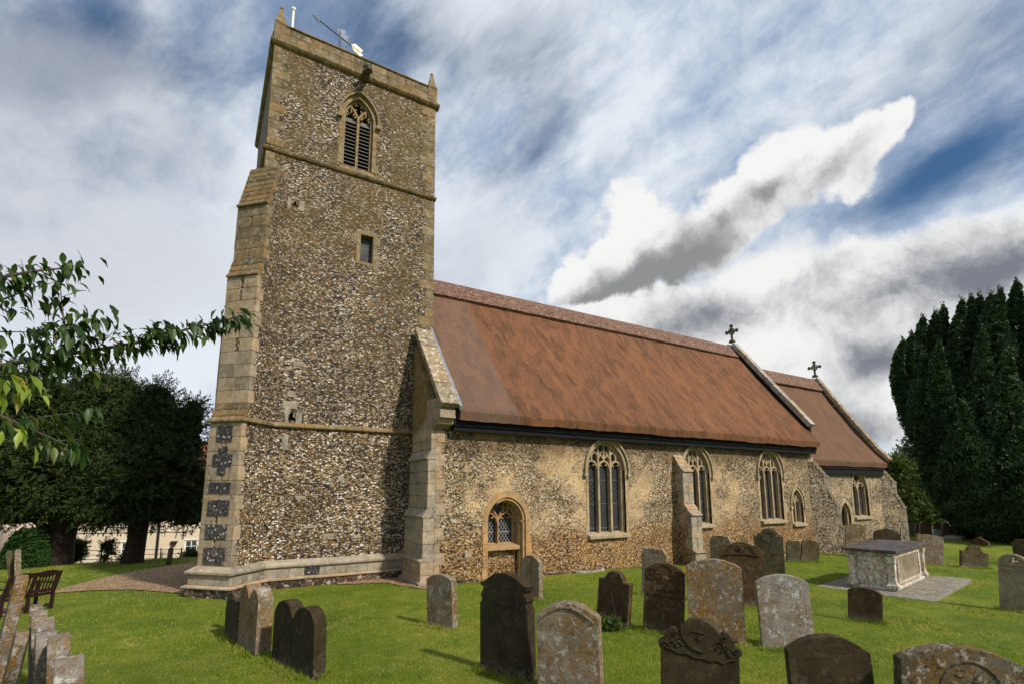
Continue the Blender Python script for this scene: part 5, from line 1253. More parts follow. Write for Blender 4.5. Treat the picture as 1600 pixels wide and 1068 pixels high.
# ================================================================== BENCH
def bench():
    A = gpt(-5, 966); Bq = gpt(80, 949); w = (Bq-A).length; ang = math.atan2(Bq.y-A.y, Bq.x-A.x)
    mid = (A+Bq)/2
    rt = empty('park_bench', mid, ang, label='dark brown wooden bench with a wavy top rail seen from behind', cat='bench')
    T = at(93, 888, Bq.x*FX+Bq.y*FY); k_ = (T.z-Bq.z)/.92; rt.scale = (k_, k_, k_); h = .92; w /= k_; a = w/2; rec = -.17      # the back leans towards us (local -y)
    def leg(x):
        m = MB(); m.prism([(0, -.05), (0, .40), (rec, h-.02), (rec-.055, h-.02), (-.06, .40), (-.06, -.05)], lambda y, z, d: (x+d, y, z), -.03, .03); m.build('leg', M['bench'], rt, bevel=.005)
    for x in (-a+.03, 0, a-.03): leg(x)
    for x in (-a+.03, 0, a-.03): m = MB(); m.box((x-.03, .46, -.05), (x+.03, .52, .60 if x else .40)); m.build('leg', M['bench'], rt, bevel=.005)
    for x in (-a+.03, a-.03): m = MB(); m.box((x-.035, -.10, .602), (x+.035, .56, .635)); m.build('armrest', M['bench'], rt, bevel=.008)
    ly = lambda z: rec*(z-.40)/(h-.42)-.03
    def F(s, z, d): return (s, ly(z)+d, z)
    n = 24; top = []; bot = []
    for i in range(n+1):
        t = i/n; s = -a+.06+(w-.12)*t; q = abs((t*2) % 1-.5)*2; z = h-.03+.055*(1-q**2.2)*1.0
        z += .035*max(0, 1-abs(t-.5)*12); top.append((s, z)); bot.append((s, h-.115+.02*math.cos(t*math.pi*4)))
    m = MB(); m.prism(top+bot[::-1], F, -.022, .022); m.build('top_rail', M['bench'], rt, bevel=.004)
    m = MB(); m.box((-a+.06, ly(.46)-.022, .43), (a-.06, ly(.46)+.022, .50)); m.build('back_rail', M['bench'], rt, bevel=.004)
    m = MB(); m.prism([(-a+.06, .70), (a-.06, .70), (a-.06, .735), (-a+.06, .735)], F, -.024, -.012)
    k = 14
    for i in range(k):
        s = -a+.10+(w-.20)*i/(k-1)
        if abs(s) < .045: continue
        m = MB(); m.prism([(s-.014, .48), (s+.014, .48), (s+.014, h-.10), (s-.014, h-.10)], F, -.008, .010); m.build('back_slat', M['bench'], rt)
    m = MB(); m.box((-a+.06, -.02, .34), (a-.06, .03, .40)); m.build('seat_rail', M['bench'], rt, bevel=.004)
    for i in range(6): m = MB(); m.box((-a, .05+i*.085, .402), (a, .05+i*.085+.07, .425)); m.build('seat_slat', M['bench'], rt, bevel=.003)
    m = MB(); m.box((-a+.06, -.045, .10), (a-.06, -.015, .14)); m.build('stretcher', M['bench'], rt, bevel=.003)
bench()

# ================================================================== HOUSES
class Wall:
    def __init__(s, u0, d0, u1, d1):
        s.A = at(u0, 800, d0); s.B = at(u1, 800, d1); s.A.z = s.B.z = 0; s.t = (s.B-s.A).normalized(); s.n = Vector((s.t.y, -s.t.x, 0))   # n faces us
        s.L = (s.B-s.A).length; s.ang = math.atan2(s.t.y, s.t.x)
    def uv(s, u, v):
        d = ray(u, v); k = (s.A.dot(s.n))/d.dot(s.n); p = d*k; return ((p-s.A).dot(s.t), EYE+p.z)
    def f(s, x, z, d): return (x, d, z)         # local frame of the root: x along, y inward
def house(wl, label, base, eave, x0, x1, depth, wmat, wins, roofmat='tile', pitch=.9, extra=None):
    rt = empty('house', (wl.A.x, wl.A.y, base), wl.ang, label=label, cat='house')
    E = eave-base; mb = MB()
    holes = [[(a, z0-base), (a, z1-base), (b, z1-base), (b, z0-base)] for a, z0, b, z1 in wins]
    panel(mb, [(x0, -1), (x0, E), (x1, E), (x1, -1)], holes, wl.f, depth=.10, rmi=0)
    mb.add([(x0, 0, -1), (x0, depth, -1), (x0, depth, E), (x0, depth/2, E+depth*.5*pitch), (x0, 0, E)], [(0, 1, 2, 3, 4)]); mb.add([(x1, 0, -1), (x1, depth, -1), (x1, depth, E), (x1, depth/2, E+depth*.5*pitch), (x1, 0, E)], [(0, 1, 2, 3, 4)])
    mb.add([(x0, depth, -1), (x1, depth, -1), (x1, depth, E), (x0, depth, E)], [(0, 1, 2, 3)])
    mb.build('wall', M[wmat], rt)
    mb = MB(); mb.prism([(-.3, E-.2), (-.3, E-.08), (depth/2, E+depth*.5*pitch+.12), (depth+.3, E-.08), (depth+.3, E-.2), (depth/2, E+depth*.5*pitch-.02)], lambda y, z, d: (d, y, z), x0-.15, x1+.15); mb.build('roof', M[roofmat], rt)
    for a, z0, b, z1 in wins:
        z0 -= base; z1 -= base
        mb = MB(); mb.ribbon([(a+.03, z0+.03), (b-.03, z0+.03), (b-.03, z1-.03), (a+.03, z1-.03)], .07, wl.f, .03, .09, closed=True); c = (a+b)/2; mb.ribbon([(c, z0+.06), (c, z1-.06)], .045, wl.f, .035, .085)
        mb.ribbon([(a+.06, (z0+z1)/2), (b-.06, (z0+z1)/2)], .025, wl.f, .045, .08); w = mb.build('window', M['white'], rt)
        mb = MB(); mb.box((a, .085, z0), (b, .095, z1)); mb.build('pane', M['pane'], w)
        mb = MB(); mb.box((a-.06, -.06, z0-.06), (b+.06, .03, z0-.001)); mb.build('sill', M['white'], w)
        mb = MB(); mb.box((a-.04, -.03, z1+.001), (b+.04, .03, z1+.05)); mb.build('lintel', M['white'], w)
    if extra: extra(rt, base)
    return rt
wl = Wall(117, 24.5, 330, 27.5)
def win(w, u0, v0, u1, v1): a = w.uv(u0, v0); b = w.uv(u1, v1); return (a[0], b[1], b[0], a[1])
def hx(rt, base):
    x = wl.uv(247, 840)[0]; mb = MB(); mb.tube([(x, -.08, -.9), (x, -.08, 4.4)], .055, 8); mb.build('drainpipe', M['gutter'], rt)
    a = wl.uv(120, 832); b = wl.uv(306, 829); mb = MB(); mb.tube([(a[0], -.03, a[1]-base), (b[0], -.03, b[1]-base)], .018, 5); mb.build('cable', M['lead'], rt)
    a = wl.uv(272, 847); mb = MB(); mb.prism([(-.16, .09), (.16, .09), (.08, -.10), (-.08, -.10)], lambda s, z, d: (a[0]+s, d, a[1]-base+z), -.16, 0); mb.build('wall_lamp', M['gutter'], rt, bevel=.02)
    a = wl.uv(258, 868); mb = MB(); mb.box((a[0]-.11, -.16, a[1]-base-.3), (a[0]+.11, -.002, a[1]-base+.3)); mb.build('meter_box', M['curtain'], rt, bevel=.01)
    mb = MB(); mb.box((-.3, -.4, 4.15), (9, -.3, 4.25)); mb.build('gutter', M['gutter'], rt)
base = wl.uv(200, 900)[1]; eav = base+4.3
house(wl, 'cream rendered house with white windows beyond the right-hand old yew', base, eav, 0, wl.L+3, 5.5, 'cream',
      [win(wl, 189.5, 846, 213, 867.5), win(wl, 289, 843, 308, 861.5), win(wl, 189.5, 796, 213, 819), win(wl, 283, 792, 310, 814)], extra=hx)
wp = Wall(-70, 22.5, 76, 24.5)
def px_extra(rt, base):
    a = wp.uv(14, 866); mb = MB(); mb.box((a[0]-.14, -.03, a[1]-base-.45), (a[0]+.14, -.002, a[1]-base+.45)); mb.build('shutter', M['white'], rt)
house(wp, 'pale pink rendered house at the left edge behind the clipped bush', wp.uv(40, 900)[1], wp.uv(40, 812)[1]+.4, 0, wp.L-.2, 4.5, 'pink', [win(wp, 64.5, 829, 71, 843)], extra=px_extra)
wb = Wall(78, 28.5, 119, 27.0)
house(wb, 'red brick cottage wall showing between the two houses', wb.uv(100, 885)[1], wb.uv(110, 790)[1], 0, wb.L+.5, 4, 'brick', [win(wb, 114.5, 815, 118, 834)])
# estate railing in front of the houses
def railing():
    W2_ = Wall(-10, 21.6, 318, 23.6); rt = empty('estate_railing', (W2_.A.x, W2_.A.y, 0), W2_.ang, label='thin grey iron railing of four bars in front of the cream house', cat='railing')
    zb = lambda x: (W2_.uv(0, 866)[1]-.45)
    for i, v in enumerate((859, 866, 873, 880)):
        a = W2_.uv(-5, v+2.5); b = W2_.uv(315, v-2.5); m = MB(); m.tube([(a[0], 0, a[1]), (b[0], 0, b[1])], .014, 5); m.build('rail', M['iron'], rt)
    for u in (-4, 44, 88, 129, 170, 222, 252, 284, 312):
        a = W2_.uv(u, 857+2.2-(u/318)*5); m = MB(); m.box((a[0]-.02, -.02, a[1]-1.4), (a[0]+.02, .02, a[1])); m.build('post', M['iron'], rt)
railing()

# ================================================================== TREES
def blobsample(n, lobes):
    """random points in ellipsoids (centre, radii), outward vectors"""
    vol = np.array([np.prod(l[1])**(2/3) for l in lobes]); k = rng.choice(len(lobes), n, p=vol/vol.sum())
    C = np.array([l[0] for l in lobes])[k]; Rd = np.array([l[1] for l in lobes])[k]
    d = unit(rng.normal(size=(n, 3))); r = (.62+.42*rng.random(n)**.7)[:, None]
    return C+d*Rd*r, d
def crown(name, lobes, nspray, per, leaf, mat, parent, droop=-.25, up=0, spread=.22, inner=4000, sprayL=.3):
    P, d = blobsample(nspray, lobes); lump_ = .0
    A = unit(d+np.array([0, 0, droop+up])+rng.normal(size=d.shape)*.35)
    t = rng.random((nspray, per, 1))
    Q = P[:, None, :]+A[:, None, :]*(t-.3)*sprayL*2+rng.normal(size=(nspray, per, 3))*spread*(1.05-t)*np.array([1, 1, .55])
    dirs = A[:, None, :]*.9+rng.normal(size=(nspray, per, 3))*.6
    Q = Q.reshape(-1, 3); dirs = dirs.reshape(-1, 3); n = len(Q)
    V = quads(Q, dirs, leaf*(.7+.6*rng.random(n)), leaf*.42*(.7+.6*rng.random(n)))
    P2, d2 = blobsample(inner, [(c, np.array(r)*.72) for c, r in lobes]); V2 = quads(P2, rng.normal(size=P2.shape), np.full(inner, leaf*4.5), np.full(inner, leaf*4))
    V = np.concatenate([V, V2]); o = parent.location; V = V-np.array([o.x, o.y, o.z])
    return npmesh(name, V, 4, mat, parent)
def lobe(u, v, ru, rv, dist, dz=1.0): c = at(u, v, dist); k = dist/806.; return (np.array(c), np.array([ru*k, ru*k*dz, rv*k]))
def trunk(rt, base, pts, rs, limbs, mat='bark'):
    mb = MB(); o = rt.location; rr = []
    mb.tube([Vector(p)-o for p in pts], rs, 14)
    for L, r0 in limbs:
        P = [Vector(p)-o for p in L]; mb.tube(P, [r0*(1-.75*i/(len(P)-1)) for i in range(len(P))], 8)
    for i, v in enumerate(mb.v):
        q = Vector(v); n = noise.noise(q*3)*.05; a = math.atan2(q.y, q.x); mb.v[i] = (q.x+math.cos(a*5)*.03+n, q.y+math.sin(a*5)*.03+n, q.z)
    return mb.build('trunk', M[mat], rt, smooth=True)
def oldyew(label, ub, vb, lobes, r0, limbs):
    b = at(ub, 800, 17.8); b.z = ground(b.x, b.y); D = 17.8
    rt = empty('yew_tree', b, 0, label=label, cat='tree', group='old yews left of the tower')
    top = at(ub+8, 760, D)
    pts = [b-Vector((0, 0, .3)), b+Vector((0, 0, .15)), b.lerp(top, .3), b.lerp(top, .6), top]
    trunk(rt, b, pts, [r0*1.25, r0*1.08, r0*.92, r0*.95, r0*.6], [([at(u, v, D+dz) for u, v, dz in L], r) for L, r in limbs])
    crown('crown', [lobe(u, v, ru, rv, D+dz, .9) for (u, v, ru, rv, dz) in lobes], 3400, 42, .075, 'yew', rt, droop=-.05, spread=.10, sprayL=.30, inner=9000)
oldyew('spreading dark yew with a short thick trunk behind the bench', 100, 878, [(-40, 660, 85, 95, 0), (15, 640, 75, 80, .5), (75, 640, 70, 62, 0), (125, 690, 55, 80, .3), (50, 735, 95, 70, -.6), (112, 772, 55, 42, -.4), (-20, 775, 70, 40, 0), (60, 790, 60, 26, .6), (150, 610, 30, 40, .5), (30, 800, 35, 18, -.5), (130, 800, 30, 20, 0)], .40,
       [([(92, 850, 0), (80, 830, -.2), (55, 812, -.4), (30, 800, -.5)], .20), ([(102, 840, 0), (112, 815, 0), (130, 790, .2)], .2), ([(98, 830, 0), (95, 800, .4), (85, 760, .6)], .2)])
oldyew('taller dark yew with a straight trunk close to the tower', 216, 879, [(188, 625, 34, 50, 0), (243, 640, 32, 54, .2), (282, 682, 34, 58, 0), (215, 680, 55, 55, 0), (172, 715, 60, 70, .2), (240, 735, 72, 60, -.4), (285, 760, 38, 48, 0), (185, 785, 55, 34, -.4), (245, 792, 60, 26, 0), (296, 800, 26, 22, 0), (160, 805, 28, 16, -.3), (300, 645, 16, 26, 0)], .30,
       [([(216, 830, 0), (205, 800, 0), (180, 770, .1)], .14), ([(218, 820, 0), (235, 795, -.2), (265, 775, -.2)], .14), ([(217, 800, 0), (218, 740, 0), (215, 680, 0)], .2)])

def irish(label, ub, vb, dist, spires):
    b = gpt(ub, vb); b = at(ub, 800, dist); b.z = ground(b.x, b.y)
    rt = empty('irish_yew', b, 0, label=label, cat='tree', group='dark columnar yews at the right edge')
    Vs = []
    for (ut, vt, um, vm, wd, dd) in spires:
        D = dist+dd; T = np.array(at(ut, vt, D)); Mi = np.array(at(um, vm, D)); Bo = np.array(at(ub+8, 838, D)); k = D/806.
        n = 9500; t = rng.random(n)**.75
        # centreline: quadratic through top, middle, foot
        c0 = T; c2 = Bo; c1 = 2*Mi-.5*(T+Bo); tt = t[:, None]
        C = c0*(1-tt)**2+2*c1*tt*(1-tt)+c2*tt**2
        ang = rng.random(n)*2*np.pi
        lumps = 1+.20*np.sin(ang*3+t*9+ut)+.16*np.sin(t*26+ang*2+vt)+.10*np.sin(t*55+ang*5)
        rad = wd*k*np.minimum(1, (t*2.3)**.88)*(1-.55*np.maximum(0, t-.55)/.45)*lumps*(.80+.25*rng.random(n)**.6)+.04
        d = np.stack([np.cos(ang), np.sin(ang), np.zeros(n)], 1); P = C+d*rad[:, None]
        P[:, 2] += rng.normal(size=n)*.05
        A = unit(d*.55+np.array([0, 0, 1.0])+rng.normal(size=(n, 3))*.45)
        V = quads(P, A, .13*(.6+.8*rng.random(n)), .052*(.6+.8*rng.random(n))); Vs.append(V)
        # tips
        n2 = 160; P = T+rng.normal(size=(n2, 3))*np.array([.05, .05, .16]); Vs.append(quads(P, np.array([0, 0, 1.])+rng.normal(size=(n2, 3))*.4, np.full(n2, .13), np.full(n2, .05)))
        n3 = 1300; t = rng.random(n3)**.8; tt = t[:, None]; C = c0*(1-tt)**2+2*c1*tt*(1-tt)+c2*tt**2; ang = rng.random(n3)*2*np.pi
        rad = wd*k*np.minimum(1, (t*2.9)**.72)*.62*(1-.30*np.maximum(0, t-.6)/.4); P = C+np.stack([np.cos(ang), np.sin(ang), np.zeros(n3)], 1)*rad[:, None]
        Vs.append(quads(P, rng.normal(size=(n3, 3)), np.full(n3, .42), np.full(n3, .40)))
    V = np.concatenate(Vs)-np.array([b.x, b.y, b.z]); npmesh('crown', V, 4, 'irish', rt)
    mb = MB(); mb.tube([(0, 0, -.3), (.05, 0, .8), (0, .1, 2.5)], [.35, .28, .2], 10); mb.build('trunk', M['bark'], rt, smooth=True)
irish('leftmost dark columnar yew whose stems lean out over the far graves', 1515, 862, 25,
      [(1412, 536, 1418, 640, 11, 0), (1425, 525, 1431, 650, 15, .3), (1442, 500, 1448, 640, 19, .8), (1442, 556, 1450, 690, 22, -.9), (1462, 492, 1464, 640, 22, .6), (1474, 482, 1480, 630, 22, 1.4), (1470, 600, 1484, 730, 32, -1.2), (1450, 690, 1482, 765, 24, -.4)])
irish('middle dark columnar yew of the clump with a broad low front', 1560, 868, 24,
      [(1504, 473, 1506, 630, 24, .8), (1519, 467, 1522, 630, 22, 1.5), (1531, 466, 1535, 620, 24, .6), (1468, 540, 1478, 680, 28, -.3), (1506, 632, 1518, 745, 34, -1.9), (1536, 520, 1540, 680, 30, -.9), (1500, 560, 1500, 700, 32, -.2), (1549, 700, 1545, 790, 42, -2.0), (1520, 760, 1530, 812, 34, -.5)])
irish('rightmost dark columnar yew rising highest at the picture edge', 1630, 872, 23,
      [(1549, 464, 1554, 620, 24, 1.0), (1563, 456, 1568, 620, 24, .2), (1589, 444, 1594, 620, 28, .6), (1574, 552, 1578, 700, 34, -1.4), (1615, 440, 1620, 620, 32, 0), (1640, 455, 1650, 640, 34, 0), (1600, 640, 1600, 760, 44, -2), (1660, 520, 1665, 700, 40, -1), (1640, 640, 1640, 780, 48, -2.2)])
def bushytree(name, label, cat, base, dist, lobes, mat, nspray, per, leaf, trunkr=.12, group=None, droop=0, spread=.12, sprayL=.2, inner=1500, up=0):
    b = at(base, 800, dist); b.z = ground(b.x, b.y)
    rt = empty(name, b, 0, label=label, cat=cat, group=group)
    L = [lobe(u, v, ru, rv, dist+dz, .9) for (u, v, ru, rv, dz) in lobes]
    crown('crown' if cat == 'tree' else 'foliage', L, nspray, per, leaf, mat, rt, droop=droop, spread=spread, sprayL=sprayL, inner=inner, up=up)
    cz = max(.5, L[0][0][2]-b.z); mb = MB(); mb.tube([(0, 0, -.3), (.03, 0, cz*.5), (0, .02, cz)], [trunkr*1.2, trunkr, trunkr*.5], 8); mb.build('trunk' if cat == 'tree' else 'stem', M['bark'], rt, smooth=True)
bushytree('conifer', 'yellow-green bushy conifer just beyond the chancel end', 'tree', 1405, 33, [(1398, 740, 26, 32, 0), (1410, 780, 34, 34, 0), (1425, 760, 24, 38, .5), (1440, 795, 28, 26, .5), (1385, 770, 22, 40, 0)], 'cypress', 1500, 26, .15, droop=-.25, spread=.22, sprayL=.35, inner=2500)
bushytree('conifer', 'low pale green conifer at the foot of the yews beside the far graves', 'tree', 1466, 34, [(1462, 803, 18, 12, 0), (1478, 808, 14, 10, 0)], 'cypress', 500, 20, .12, spread=.15, inner=500)
bushytree('evergreen_tree', 'dark evergreen tree filling the gap behind the yellow-green conifer', 'tree', 1470, 44, [(1440, 745, 40, 60, 0), (1480, 780, 50, 50, 0), (1520, 780, 50, 50, 0), (1400, 800, 40, 30, 0)], 'yew', 1400, 20, .22, droop=0, spread=.3, sprayL=.4, inner=4000)
bushytree('hedge', 'dark hedge closing the churchyard beyond the far headstones', 'hedge', 1450, 40, [(1390, 812, 20, 14, 0), (1420, 812, 26, 16, 0), (1460, 812, 30, 16, 0), (1500, 812, 30, 16, 0), (1540, 812, 30, 18, 0)], 'bushy', 800, 18, .15, inner=3000)
# clipped dome behind the bench: rounded surface of short clipped shoots
def topiary():
    b = gpt(38, 886); D = b.x*FX+b.y*FY; k = D/806.; top = at(43, 825, D); h = top.z-b.z; r = 29*k
    rt = empty('topiary_yew', b, 0, label='clipped dome-shaped green yew between the left trunk and the pink house', cat='shrub')
    n = 26000; t = rng.random(n); ang = rng.random(n)*2*np.pi; z = t*h; rr = r*np.sqrt(np.maximum(0, 1-(t**2.3)))*(.97+.06*rng.random(n))
    P = np.stack([np.cos(ang)*rr, np.sin(ang)*rr, z], 1); N_ = unit(np.stack([np.cos(ang), np.sin(ang), t*1.2], 1))
    V = quads(P, N_+rng.normal(size=(n, 3))*.7, .05+.03*rng.random(n), .025+.01*rng.random(n))
    n2 = 1500; t = rng.random(n2)*.95; ang = rng.random(n2)*2*np.pi; rr = r*.9*np.sqrt(np.maximum(0, 1-(t**2.3))); P = np.stack([np.cos(ang)*rr, np.sin(ang)*rr, t*h], 1); V2 = quads(P, np.cross(P, [0, 0, 1.])+rng.normal(size=(n2, 3))*.1, np.full(n2, .28), np.full(n2, .28))
    npmesh('foliage', np.concatenate([V, V2]), 4, 'topiary', rt)
    mb = MB(); mb.tube([(0, 0, -.2), (0, 0, h*.7)], [.08, .04], 8); mb.build('stem', M['bark'], rt)
topiary()
SH = dict(nspray=240, per=22, leaf=.07, trunkr=.03, spread=.09, sprayL=.15, inner=160)
bushytree('garden_shrub', 'dark rounded shrub right of the left yew trunk', 'shrub', 115, 20.5, [(114, 864, 14, 14, 0), (122, 852, 10, 10, 0), (108, 852, 9, 10, 0)], 'bushy', group='shrubs before the houses', **SH)
SH2 = dict(SH, nspray=110, per=16, inner=20)
bushytree('garden_shrub', 'thin dark shrub of tiered clumps between the two yew trunks', 'shrub', 165, 20.5, [(168, 852, 8, 7, 0), (172, 862, 7, 5, 0), (163, 872, 6, 6, 0), (172, 848, 6, 5, 0)], 'bushy', group='shrubs before the houses', **SH2)
bushytree('garden_shrub', 'low olive shrub under the ground floor window', 'shrub', 202, 21.5, [(202, 872, 11, 6, 0)], 'cypress', group='shrubs before the houses', **SH2)
bushytree('garden_shrub', 'dark low shrub beside the tower buttress under the right window', 'shrub', 297, 21.0, [(295, 868, 11, 8, 0), (303, 864, 8, 8, 0)], 'bushy', group='shrubs before the houses', **SH2)

b_ = gpt(955, 981); Dm = b_.x*FX+b_.y*FY
bushytree('moss_clump', 'grey-green mossy plant clump growing against the foot of the tilted brown headstone', 'plant', 953, Dm-.12, [(948, 970, 14, 9, 0), (962, 973, 12, 9, 0), (938, 974, 9, 7, 0)], 'cypress', 160, 22, .022, trunkr=.008, spread=.02, sprayL=.04, inner=60)
# ================================================================== CHERRY TREE overhanging from the left
def cherry():
    b = at(-420, 800, 2.6); b.z = ground(b.x, b.y)
    rt = empty('cherry_tree', b, 0, label='leafy cherry tree reaching in from the left edge with drooping green leaves', cat='tree')
    o = Vector(rt.location)
    br = []      # (points, r0)
    def path(pts, r): br.append(([at(u, v, d) for u, v, d in pts], r)); return br[-1][0]
    root = b+Vector((0, 0, 1.2))
    main = path([(-300, 640, 2.5), (-120, 590, 2.4), (0, 572, 2.4), (60, 558, 2.45), (150, 546, 2.55), (220, 534, 2.65), (290, 515, 2.75), (345, 502, 2.85), (385, 492, 2.9)], .016)
    up = path([(-300, 560, 2.3), (-100, 470, 2.2), (0, 434, 2.3), (50, 424, 2.35), (100, 419, 2.45), (128, 414, 2.5)], .012)
    mid = path([(-200, 540, 2.5), (0, 518, 2.5), (62, 519, 2.55)], .006)
    v1 = path([(103, 552, 2.5), (100, 505, 2.5), (96, 470, 2.5), (94, 440, 2.48)], .006)
    l1 = path([(-150, 630, 2.2), (0, 648, 2.2), (40, 666, 2.2), (90, 688, 2.25), (125, 685, 2.3)], .007)
    l2 = path([(30, 662, 2.2), (70, 650, 2.25), (110, 645, 2.3), (150, 650, 2.35)], .004)
    l3 = path([(90, 688, 2.25), (112, 700, 2.25), (125, 708, 2.3)], .003)
    b2 = path([(-100, 600, 2.5), (0, 588, 2.5), (80, 575, 2.6), (160, 570, 2.7)], .006)
    u2 = path([(-100, 500, 2.3), (0, 470, 2.35), (50, 450, 2.4), (90, 440, 2.45)], .006)
    u3 = path([(150, 546, 2.55), (175, 520, 2.55), (190, 514, 2.55)], .003)
    u4 = path([(60, 558, 2.45), (100, 520, 2.45), (130, 502, 2.5), (165, 500, 2.5)], .005)
    u5 = path([(215, 534, 2.6), (235, 515, 2.6), (250, 505, 2.62), (270, 512, 2.65)], .004)
    yl = path([(-100, 610, 1.9), (-20, 600, 1.9), (20, 598, 1.9), (40, 592, 1.9)], .004)
    yl2 = path([(-100, 680, 1.9), (-10, 678, 1.9), (20, 690, 1.9)], .003)
    lim = []
    for k, (pts, r) in enumerate(br):
        for j in range(len(pts)-1):
            if random.random() < .8 and r > .005: 
                p = pts[j].lerp(pts[j+1], random.random()); q = p+Vector((random.uniform(-.06, .06), random.uniform(-.06, .06), random.uniform(.02, .10))); lim.append(([p, p.lerp(q, .5)+Vector((.01, 0, 0)), q], .002))
    mb = MB()
    for pts, r in br+lim: mb.tube([p-o for p in pts], [max(.0012, r*(1-.8*i/(len(pts)-1))) for i in range(len(pts))], 7)
    for s_ in (main[0], up[0], mid[0], l1[0], b2[0], u2[0]): q = s_-o; mb.tube([q, q.lerp(root-o, .5)+Vector((0, 0, .25)), root-o], [.018, .03, .05], 8)
    mb.tube([yl[0]-o, l1[0]-o], [.004, .01], 6); mb.tube([yl2[0]-o, l1[0]-o], [.004, .01], 6)
    mb.build('branches', M['twig'], rt, smooth=True)
    mb = MB(); mb.tube([(0, 0, -.3), (0, 0, .1), (.03, 0, .8), (0, .02, 1.25), (-.05, .1, 2.2), (-.1, .3, 3.4)], [.19, .15, .12, .11, .07, .03], 14); mb.build('trunk', M['twig'], rt, smooth=True)
    def leaf(mb, p, d, L, W_):
        """one folded, drooping, pointed leaf"""
        d = d.normalized(); side = d.cross(Vector((0, 0, 1))); side = side.normalized() if side.length > .1 else Vector((1, 0, 0))
        side = (side+Vector((random.uniform(-.7, .7),)*3)*.6).normalized(); nrm = side.cross(d).normalized(); n = 7; cen = []; l = []; r_ = []
        pos = p.copy(); dirv = d.copy(); ddr = random.uniform(.10, .26)
        prof = [0, .55, .88, 1, .86, .52, .22, 0]
        for i in range(n+1):
            w = W_*prof[i]*.5; cen.append(pos.copy()); f = side*w; lift = nrm*w*.45
            wv_ = nrm*(.06*W_*math.sin(i*2.3+L*90))
            l.append(pos+f+lift+wv_); r_.append(pos-f+lift-wv_)
            dirv = (dirv+Vector((0, 0, -ddr))).normalized(); pos = pos+dirv*(L/n)
        vs = cen+l+r_; m = n+1; fs = []
        for i in range(n): fs += [(i, i+1, m+i+1, m+i), (i, 2*m+i, 2*m+i+1, i+1)]
        mb.add(vs, fs)
    lv = MB(); yv = MB()
    def hang(pts, dens_, Lm, target, t0=0, bare=0, offs=.05, droop=.9):
        tot = sum((b_-a_).length for a_, b_ in zip(pts[:-1], pts[1:])); acc = 0
        for a_, b_ in zip(pts[:-1], pts[1:]):
            seg = (b_-a_).length
            for k in range(int(seg*dens_*1.75)+1):
                t = (acc+seg*random.random())/tot
                if t < t0: continue
                p = a_.lerp(b_, random.random())+Vector((random.uniform(-1, 1), random.uniform(-1, 1), random.uniform(-.8, .9)))*offs
                ax = (b_-a_).normalized(); dr = ax*random.uniform(.1, .9)+Vector((random.uniform(-.6, .6), random.uniform(-.6, .6), -droop*random.uniform(.2, 1.3)))
                L = Lm*random.uniform(.55, .98); leaf(target, p-o, dr, L, L*random.uniform(.30, .42))
            acc += seg
    hang(main, 78, .105, lv, t0=.30, offs=.07); hang(main[4:], 70, .10, lv, offs=.035); hang(main[2:5], 110, .11, lv, offs=.14)
    hang(up, 95, .095, lv, t0=.25, offs=.09); hang(up[-3:], 60, .085, lv, offs=.03, droop=.5); hang(u2, 100, .10, lv, t0=.15, offs=.09); hang(mid, 50, .09, lv, t0=.3, offs=.05)
    hang(v1, 40, .09, lv, offs=.04, droop=.6); hang(b2, 85, .10, lv, t0=.1, offs=.08); hang(u3, 60, .07, lv, offs=.03, droop=.3); hang(u4, 130, .115, lv, offs=.10); hang(u5, 110, .10, lv, offs=.05, droop=.6)
    hang(l1, 75, .09, lv, t0=.45, offs=.05); hang(l2, 75, .09, lv, offs=.04); hang(l3, 80, .09, lv, offs=.04)
    hang(yl[1:], 90, .10, yv, offs=.05); hang(yl2[1:], 110, .09, yv, offs=.06)
    me = lv.build('leaves', M['cherry'], rt, smooth=True); yv.build('yellow_leaves', M['cherry_yellow'], rt, smooth=True, label='yellowing leaves at the branch tips')
cherry()

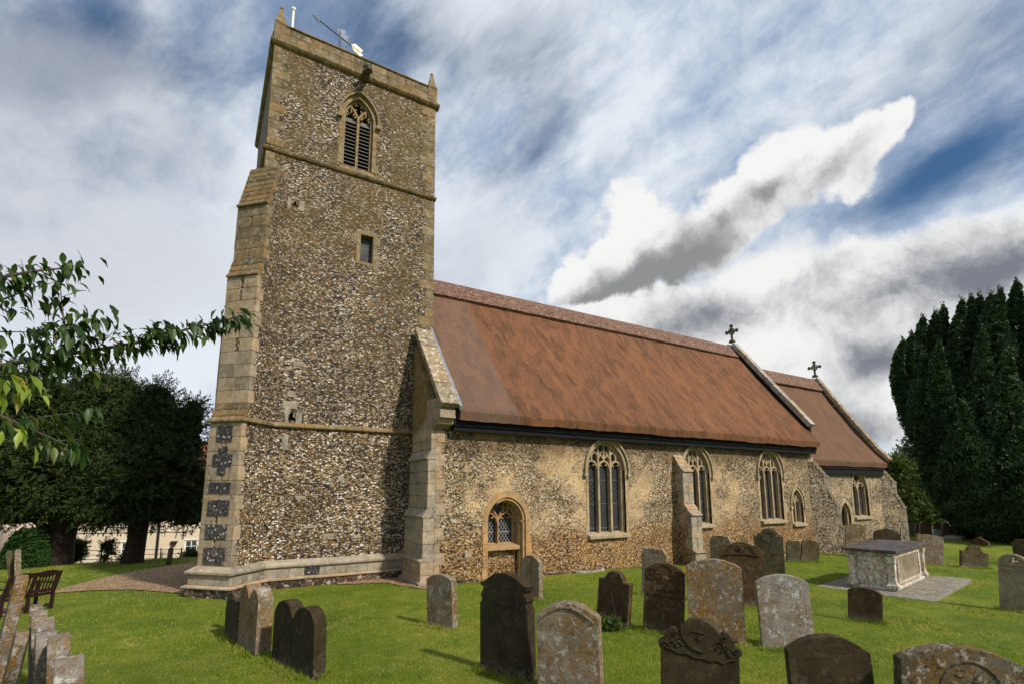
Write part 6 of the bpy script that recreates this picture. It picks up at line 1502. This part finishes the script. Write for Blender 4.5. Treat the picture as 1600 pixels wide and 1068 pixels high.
# ================================================================== GRASS
def inpoly(P, X, Y):
    ins = np.zeros(len(X), bool); n = len(P); j = n-1
    for i in range(n):
        xi, yi = P[i]; xj, yj = P[j]
        c = ((yi > Y) != (yj > Y)) & (X < (xj-xi)*(Y-yi)/(yj-yi+1e-12)+xi); ins ^= c; j = i
    return ins
def blades(X, Y, hs, ws, mat='blade', name='grass'):
    gv = np.array([ground(x, y) for x, y in zip(X, Y)]); n = len(X); a = rng.random(n)*2*np.pi; ln = rng.normal(size=(n, 2))*.45
    d = np.stack([np.cos(a), np.sin(a), np.zeros(n)], 1); P = np.stack([X, Y, gv-.004], 1)
    tip = P+np.stack([ln[:, 0]*hs, ln[:, 1]*hs, hs], 1)
    return np.stack([P-d*ws[:, None]/2, P+d*ws[:, None]/2, tip], 1).reshape(-1, 3)
def grass():
    n = 330000; r = 3.0*np.exp(rng.random(n)*math.log(24/3.0)); th = AX+(rng.random(n)-.5)*2*R(52); X = np.cos(th)*r; Y = np.sin(th)*r
    keep = ~inpoly(PATHPOLY, X, Y)
    keep &= ~((X > 4.0) & (X < 12) & (Y > YN-.12)); keep &= ~((X >= 12) & (X < 25.6) & (Y > YN-.1) & ((X < 19.6) | (Y > YC-.3)))
    keep &= ~((X > -.2) & (X < 4.4) & (Y > 11.25+.25*np.abs(X-2.2)/2.2*0)); keep &= ~((X > -3.) & (X < -.05) & False)
    c, s = math.cos(TTH), math.sin(TTH); lx = (X-TMID.x)*c+(Y-TMID.y)*s; ly = -(X-TMID.x)*s+(Y-TMID.y)*c
    keep &= ~((np.abs(lx-.04) < TA/2+.46) & (ly > -TB/2-.62) & (ly < TB/2+.42))
    X, Y, r = X[keep], Y[keep], r[keep]; n = len(X)
    pat = .7+.5*np.array([noise.noise(Vector((x*.8, y*.8, 3))) for x, y in zip(X, Y)])
    hs = (.020+.022*rng.random(n))*np.clip(pat, .35, 1.3)*(1+.02*r); ws = (.0035+.0007*r)*(.7+.6*rng.random(n)); Vs = [blades(X, Y, hs, ws)]
    for (m, w, ang) in STONES:
        if m.length > 30: continue
        k = int(560*w/.6) if w < 2 else 2600; t = (rng.random(k)-.5)*(w+.12); side = rng.choice([-1, 1], k)*(.03+.10*rng.random(k)**1.5) if w < 2 else rng.choice([-1, 1], k)*(.95+.15*rng.random(k))
        X = m.x+math.cos(ang)*t-math.sin(ang)*side; Y = m.y+math.sin(ang)*t+math.cos(ang)*side
        Vs.append(blades(X, Y, .035+.05*rng.random(k), .005+.0006*np.hypot(X, Y)))
    o = npmesh('grass', np.concatenate(Vs), 3, 'blade'); tag(o, 'short mown green lawn grass covering the churchyard', 'grass', kind='stuff')
grass()
